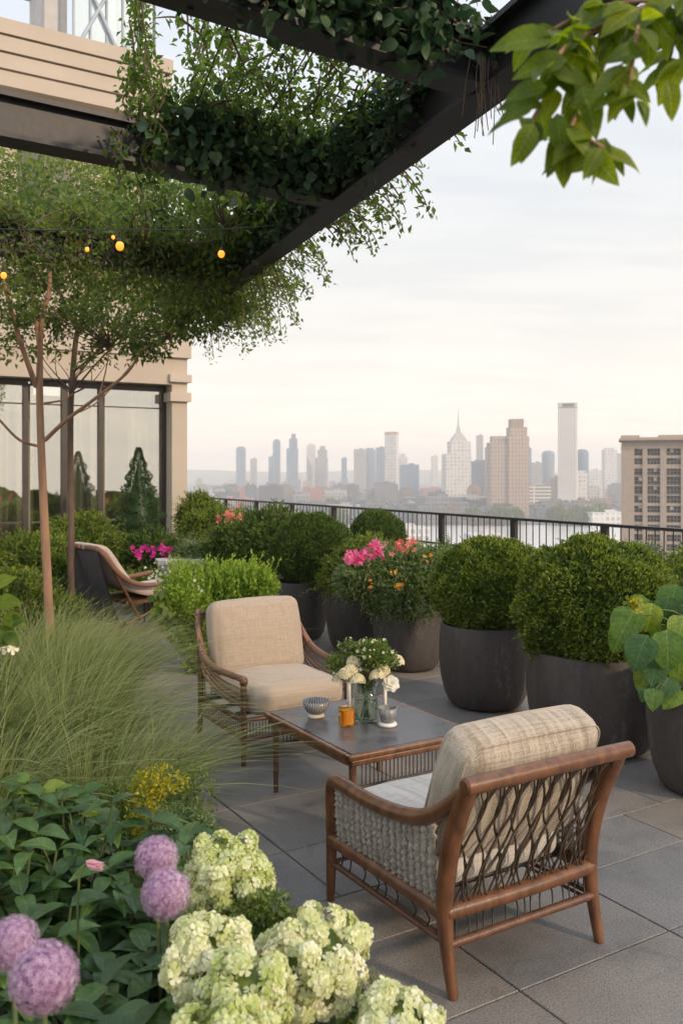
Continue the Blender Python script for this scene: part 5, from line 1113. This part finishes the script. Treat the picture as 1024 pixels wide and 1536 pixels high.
# ================================================================== GRASSES
def grass(x,y,n,Lm,label,lean=(.80,-.1),r=.16,w=.0021,mat='grass',spread=.55,zb=.05):
    t=thing('feather_grass',label,'ornamental grass',(x,y,0),group='feather grass clumps in the border')
    a=rng.random(n)*2*PI; rr=r*np.sqrt(rng.random(n)); B=np.stack([x+rr*np.cos(a),y+rr*np.sin(a),np.full(n,zb)],1)
    d=np.stack([np.cos(a),np.sin(a)],1)*spread+np.array(lean)[None]*rng.random(n)[:,None]*1.2+rng.normal(size=(n,2))*.18
    Ln=Lm*(.55+.5*rng.random(n)); seg=9; mb=MB(); ts=np.linspace(0,1,seg+1); pts=[]
    cur=.30+.5*rng.random(n)
    for tt in ts:
        h=Ln*(tt-cur*.62*tt**2.6); o=Ln[:,None]*d*(cur[:,None]*(.18*tt+.82*tt**2.0))
        pts.append(np.concatenate([B[:,:2]+o,(B[:,2]+h*.92)[:,None]],1))
    Pt=np.stack(pts,1); side=np.stack([-d[:,1],d[:,0],np.zeros(n)],1)+rng.normal(size=(n,3))*.6; side=unit(side)
    wd=(w*(.6+.8*rng.random(n)))[:,None,None]*(1-ts**2*.92)[None,:,None]
    V=np.stack([Pt-side[:,None]*wd,Pt+side[:,None]*wd],2).reshape(-1,3)
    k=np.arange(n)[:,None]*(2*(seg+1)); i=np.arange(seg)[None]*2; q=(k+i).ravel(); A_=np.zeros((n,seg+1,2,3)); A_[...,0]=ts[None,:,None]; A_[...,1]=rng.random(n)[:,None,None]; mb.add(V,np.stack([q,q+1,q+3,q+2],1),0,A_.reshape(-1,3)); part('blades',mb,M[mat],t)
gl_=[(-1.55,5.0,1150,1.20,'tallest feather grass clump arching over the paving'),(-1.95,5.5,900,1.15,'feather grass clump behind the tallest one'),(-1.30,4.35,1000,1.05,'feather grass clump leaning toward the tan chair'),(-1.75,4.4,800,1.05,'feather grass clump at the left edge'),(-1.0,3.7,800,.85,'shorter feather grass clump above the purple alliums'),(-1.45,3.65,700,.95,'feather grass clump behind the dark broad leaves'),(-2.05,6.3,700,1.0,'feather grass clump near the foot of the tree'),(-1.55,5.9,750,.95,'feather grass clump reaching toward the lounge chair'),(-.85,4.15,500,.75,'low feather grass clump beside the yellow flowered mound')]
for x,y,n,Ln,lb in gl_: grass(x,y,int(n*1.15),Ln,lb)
# yellow flowered mound
t=thing('yellow_mound_plant','fine leaved mound flecked with yellow beside the paving','plant',(-.67,3.30,0)); mb=MB()
for k in range(9):
    c=np.array((-.72+rj(.13),3.34+rj(.15),.14+.32*random.random())); leafcloud(mb,c,(.15,.15,.14),1500,.016,D_,.0,0)
part('foliage',mb,M['mid_leaf'],t); mb=MB(); c=np.array((-.64,3.14,.47)); leafcloud(mb,c,(.12,.09,.14),2600,.016,D_,.02,0); part('blossom',mb,M['yellow_leaf'],t)

# ================================================================== FOREGROUND
def leafy_stem(lf,sm,base,top,nl,size,tm,droop=.25,rad=.004):
    base=np.array(base,float); top=np.array(top,float); mid=(base+top)/2+np.array((rj(.04),rj(.04),0)); Q=smooth_path([base,mid,top],6); tube(sm,Q,rad,6,cap=False)
    a=random.uniform(0,6)
    for k in range(nl):
        f=.35+.65*k/(nl-1); p=Q[min(len(Q)-1,int(f*(len(Q)-1)))]; a+=PI/2+rj(.4)
        for s in (0,PI):
            el=-.1-droop+1.1*max(0,f-.75)*2; d=unit(np.array((math.cos(a+s),math.sin(a+s),el+rj(.2)))); scatter(lf,tm,[p],[d],[unit(np.array((rj(.3),rj(.3),1)))],size*(1.05-.35*f+rj(.12)))
Xa=lambda px,py,Yd: np.array(at(px,py,Yd))
t=thing('broad_leaf_bush','dark green broad leaved bush around the purple alliums','plant',(-.6,2.0,0)); lf=MB(); sm=MB()
for k in range(120):
    px=random.uniform(-40,290); f=random.random(); py=1190+f*400+max(0,px-130)*.30
    Yd=2.75-1.1*((py-1190)/400)+rj(.1); Yd=max(1.35,Yd); tp=Xa(px,py,Yd); 
    if tp[2]<.1: continue
    leafy_stem(lf,sm,(tp[0]+rj(.12),tp[1]+.1+rj(.1),.03),tp,6,.155,OVL,rad=.0035)
part('leaves',lf,M['broad_leaf'],t); part('stem',sm,M['stem'],t)
t=thing('lime_leaf_plant','lighter green leafy sprigs behind the dark broad leaves at left','plant',(-.9,2.7,0)); lf=MB(); sm=MB()
for (px,py) in [(random.uniform(-10,150),random.uniform(1165,1265)) for _ in range(38)]:
    tp=Xa(px,py,2.8+rj(.15)); leafy_stem(lf,sm,(tp[0]+rj(.1),tp[1]+.05,.03),tp,6,.095,OVW,.1,.003)
part('leaves',lf,M['round_leaf'],t); part('stem',sm,M['stem'],t)
# alliums
def allium(px,py,rpx,Yd,label):
    c=Xa(px,py,Yd); r=rpx/FP*Yd; t=thing('allium',label,'flower',(c[0],c[1],.03),group='lilac allium heads'); mb=MB(); icoball(mb,c,(r*.78,)*3,.0,1,rings=12,seg=18)
    n=1700; i=np.arange(n)+.5; ph=np.arccos(1-2*i/n); th=PI*(1+5**.5)*i; d=np.stack([np.cos(th)*np.sin(ph),np.sin(th)*np.sin(ph),np.cos(ph)],1); d=unit(d+rng.normal(size=(n,3))*.03)
    k=.80+.24*rng.random(n); scatter(mb,FL6,c+d*(r*k)[:,None],np.cross(d,rdir(n)),unit(d+rdir(n)*.55),r*.105*(.7+.6*rng.random(n)))
    part('flower_head',mb,[M['allium'],M['allium_core']],t); part('stem',tube(MB(),[(c[0],c[1],.03),(c[0]+.01,c[1],c[2]*.5),(c[0],c[1],c[2]-r*.7)],.005,8,k=3),M['stem'],t)
allium(235,1287,32,2.05,'upper lilac allium head of the pair beside the hydrangeas'); allium(249,1341,36,1.90,'lower lilac allium head of the pair beside the hydrangeas')
allium(20,1415,38,1.62,'lilac allium head cut by the left edge'); allium(66,1466,50,1.40,'largest lilac allium head near the bottom left corner')
t=thing('pink_bud','small closed pink flower bud among the dark leaves','flower bud',tuple(Xa(142,1297,2.1)*np.array((1,1,0))+np.array((0,0,.03)))); c=Xa(142,1297,2.1); mb=MB()
for k in range(6): scatter(mb,OV,[c+np.array((-.02,0,.002*k))],[np.array((1,-.2,-.15))],[np.array((0,math.cos(k),math.sin(k)))],.045)
part('petals',mb,M['pale_pink'],t); part('stem',tube(MB(),[(c[0]-.02,c[1],.03),(c[0]-.04,c[1],c[2]-.1),(c[0]-.02,c[1],c[2])],.003,6,k=3),M['stem'],t)
# hydrangeas
def hydrangea(px,py,w,h,Yd,mat,label,tilt=0):
    c=Xa(px,py,Yd); rx=w/2/FP*Yd; rz_=h/2/FP*Yd; t=thing('hydrangea',label,'flower',(c[0],c[1],.03),group='creamy green hydrangea heads')
    mb=MB(); icoball(mb,c,(rx*.60,rx*.60,rz_*.62),.06,1,rings=10,seg=14,seed=px)
    rx*=.95; rz_*=.95; nb=int(66*(rx/.09)**1.2); d0=rdir(nb); lumps=[]
    for d in d0:
        q=c+d*np.array((rx,rx,rz_))*random.uniform(.52,1.0); lumps.append(q); n=int(26); dd=unit(rdir(n)+d*.9); pp=q+dd*random.uniform(.018,.027)
        scatter(mb,FL4,pp,np.cross(dd,rdir(n)),unit(dd+rdir(n)*.45),.0135*(.65+.6*rng.random(n)))
    part('flower_head',mb,[mat,M['mid_leaf']],t); part('stem',tube(MB(),[(c[0]+.02,c[1]+.03,.03),(c[0],c[1]+.02,c[2]*.6),(c[0],c[1],c[2]-rz_*.5)],.005,8,k=3),M['stem'],t)
hydrangea(338,1320,135,130,2.10,M['hydrangea2'],'yellow green hydrangea head farthest from the camera')
hydrangea(310,1435,125,115,1.72,M['hydrangea'],'creamy hydrangea head right of the allium pair')
hydrangea(372,1490,125,110,1.62,M['hydrangea2'],'greenish hydrangea head low between two creamy ones')
hydrangea(470,1440,165,150,1.80,M['hydrangea'],'whitest hydrangea head, in front of the bentwood chair')
hydrangea(600,1530,115,70,1.68,M['hydrangea'],'hydrangea head cut by the bottom edge under the chair leg')
hydrangea(330,1560,140,90,1.5,M['hydrangea2'],'hydrangea head mostly below the bottom edge')
t=thing('hydrangea_foliage','green leafy growth under the hydrangea heads','plant',(-.1,1.9,0)); lf=MB(); sm=MB()
for k in range(46):
    px=random.uniform(270,600); py=1400+max(0,px-420)*.55+random.uniform(20,150); Yd=1.95+rj(.12); tp=Xa(px,py,Yd); 
    if tp[2]<.12: continue
    leafy_stem(lf,sm,(tp[0]+rj(.1),tp[1]+.1,.03),tp,5,.085,OVW,rad=.003)
n=5000
for (px,py,r) in ((400,1380,.07),(430,1480,.10),(500,1530,.10),(330,1400,.08),(550,1510,.07),(410,1430,.08)): leafcloud(lf,Xa(px,py,2.0),(r,r,r),900,.016,D_,-.1)
part('leaves',lf,M['mid_leaf'],t); part('stem',sm,M['stem'],t)
t=thing('silver_groundcover','silvery fine leaved ground cover right of the upper allium','plant',(-.6,2.9,0)); mb=MB()
for (px,py) in ((270,1262),(290,1245),(255,1240),(300,1262)): leafcloud(mb,Xa(px,py,2.9),(.08,.1,.07),1200,.014,D_,-.1)
part('foliage',mb,M['grey_leaf'],t)
# left edge leaves, near
t=thing('edge_sprig','yellow green leafy sprig close to the camera at the left edge','plant',tuple(Xa(-40,1060,1.9)*np.array((1,1,0))+np.array((0,0,.03)))); lf=MB(); sm=MB()
st_=Xa(-30,1010,1.9); tube(sm,[(st_[0]-.02,st_[1],.03),st_,Xa(0,900,1.9)],.004,6,k=4,cap=False)
for (px,py,a,s) in ((-5,905,.1,.055),(5,925,-.3,.05),(-5,945,-.5,.055),(12,935,.3,.04),(-10,880,.5,.05),(8,950,-.7,.04),(-12,960,.0,.05)): scatter(lf,OVW,[Xa(px,py,1.9)],[np.array((math.cos(a),rj(.3),math.sin(a)))],[np.array((rj(.3),-.8,.5))],s)
part('leaves',lf,M['branch_leaf'],t); part('stem',sm,M['stem'],t)
t=thing('white_flower_sprig','small white blooms near the left edge under the yellow green leaves','flower',tuple(Xa(0,1000,2.4)*np.array((1,1,0))+np.array((0,0,.03)))); mb=MB()
flowers(mb,[Xa(2,962,2.4),Xa(8,968,2.4),Xa(-6,955,2.4)],.018,per=7,spread=.012); part('petals',mb,M['cream_petal'],t); c=Xa(-2,970,2.4); part('stem',tube(MB(),[(c[0]-.05,c[1],.03),(c[0]-.02,c[1],c[2]-.2),c],.003,6,k=3),M['stem'],t)

# overhanging branch, top right, close to the lens
t=thing('overhanging_branch','leafy branch with pointed green leaves reaching in at the top right corner','branch',tuple(Xa(1100,-60,1.15))); lf=MB(); sm=MB()
Yb=1.15
main=[Xa(1120,-80,Yb+.1),Xa(1000,-5,Yb),Xa(930,30,Yb),Xa(860,60,Yb),Xa(815,110,Yb-.02)]; tube(sm,main,[.008,.006,.005,.004,.002],7,k=5)
subs=[main,[Xa(930,30,Yb),Xa(900,110,Yb+.05),Xa(870,160,Yb+.04),Xa(850,205,Yb)],[Xa(850,205,Yb),Xa(880,210,Yb-.02),Xa(905,222,Yb-.03)],[Xa(1000,-5,Yb),Xa(1010,50,Yb+.08),Xa(1000,100,Yb+.1)],[Xa(870,55,Yb),Xa(815,150,Yb+.03),Xa(790,195,Yb)],[Xa(960,10,Yb),Xa(950,80,Yb-.05),Xa(940,130,Yb-.05)],[Xa(1060,-40,Yb),Xa(1050,40,Yb+.03),Xa(1035,90,Yb)],[Xa(1000,0,Yb+.1),Xa(900,10,Yb+.15),Xa(800,60,Yb+.12)]]
for q in subs[1:]: tube(sm,q,[.003]*len(q),5,k=4)
for q in subs:
    Q=smooth_path(q,5)
    for i,p in enumerate(Q):
        for r_ in range(2 if i%2 else 1):
            if p[0]>Xa(1090,0,Yb)[0]: continue
            d=unit(np.array((rj(1.0)-.25,rj(.5),-.55+rj(.55)))); scatter(lf,OV,[p+rng.normal(size=3)*.008],[d],[unit(np.array((rj(.8),-.7+rj(.5),.6+rj(.3))))],.052*random.uniform(.75,1.25))
for (px,py,dx,dz,s) in ((800,185,-.45,-.9,.058),(852,205,-.1,-1,.062),(885,212,.0,-1,.046),(900,220,.9,-.75,.050),(800,160,-.9,-.3,.05),(820,130,-.95,-.2,.055),(870,130,.3,-1,.07),(930,140,.5,-.8,.04),(955,150,.35,-.8,.035),(925,120,-.1,-1,.05),(1000,120,.2,-1,.05),(830,60,-1,.0,.08),(850,90,-1,-.2,.07),(835,170,.1,-1,.055)):
    scatter(lf,OV,[Xa(px,py,Yb-.02)],[np.array((dx,rj(.2),dz))],[unit(np.array((rj(.5),-1,.3)))],s)
part('leaves',lf,M['branch_leaf'],t); part('twig',sm,M['bark'],t)

# ================================================================== HAZE
mb=MB(); x0,x1,y0,y1,z0,z1=-5700,5700,-1600,6400,GZ-2.5,128
box(mb,((x0+x1)/2,(y0+y1)/2,(z0+z1)/2),(x1-x0,y1-y0,z1-z0))
m=bpy.data.materials.new('haze'); m.use_nodes=True; nt=m.node_tree; nt.nodes.remove(nt.nodes['Principled BSDF'])
pv=nt.nodes.new('ShaderNodeVolumePrincipled'); pv.inputs['Color'].default_value=(.98,.97,.96,1); pv.inputs['Density'].default_value=.00029; nt.links.new(pv.outputs[0],nt.nodes['Material Output'].inputs['Volume'])
single('haze',mb,m,(0,0,0),'pale haze over the city','haze',kind='stuff',smooth=False)
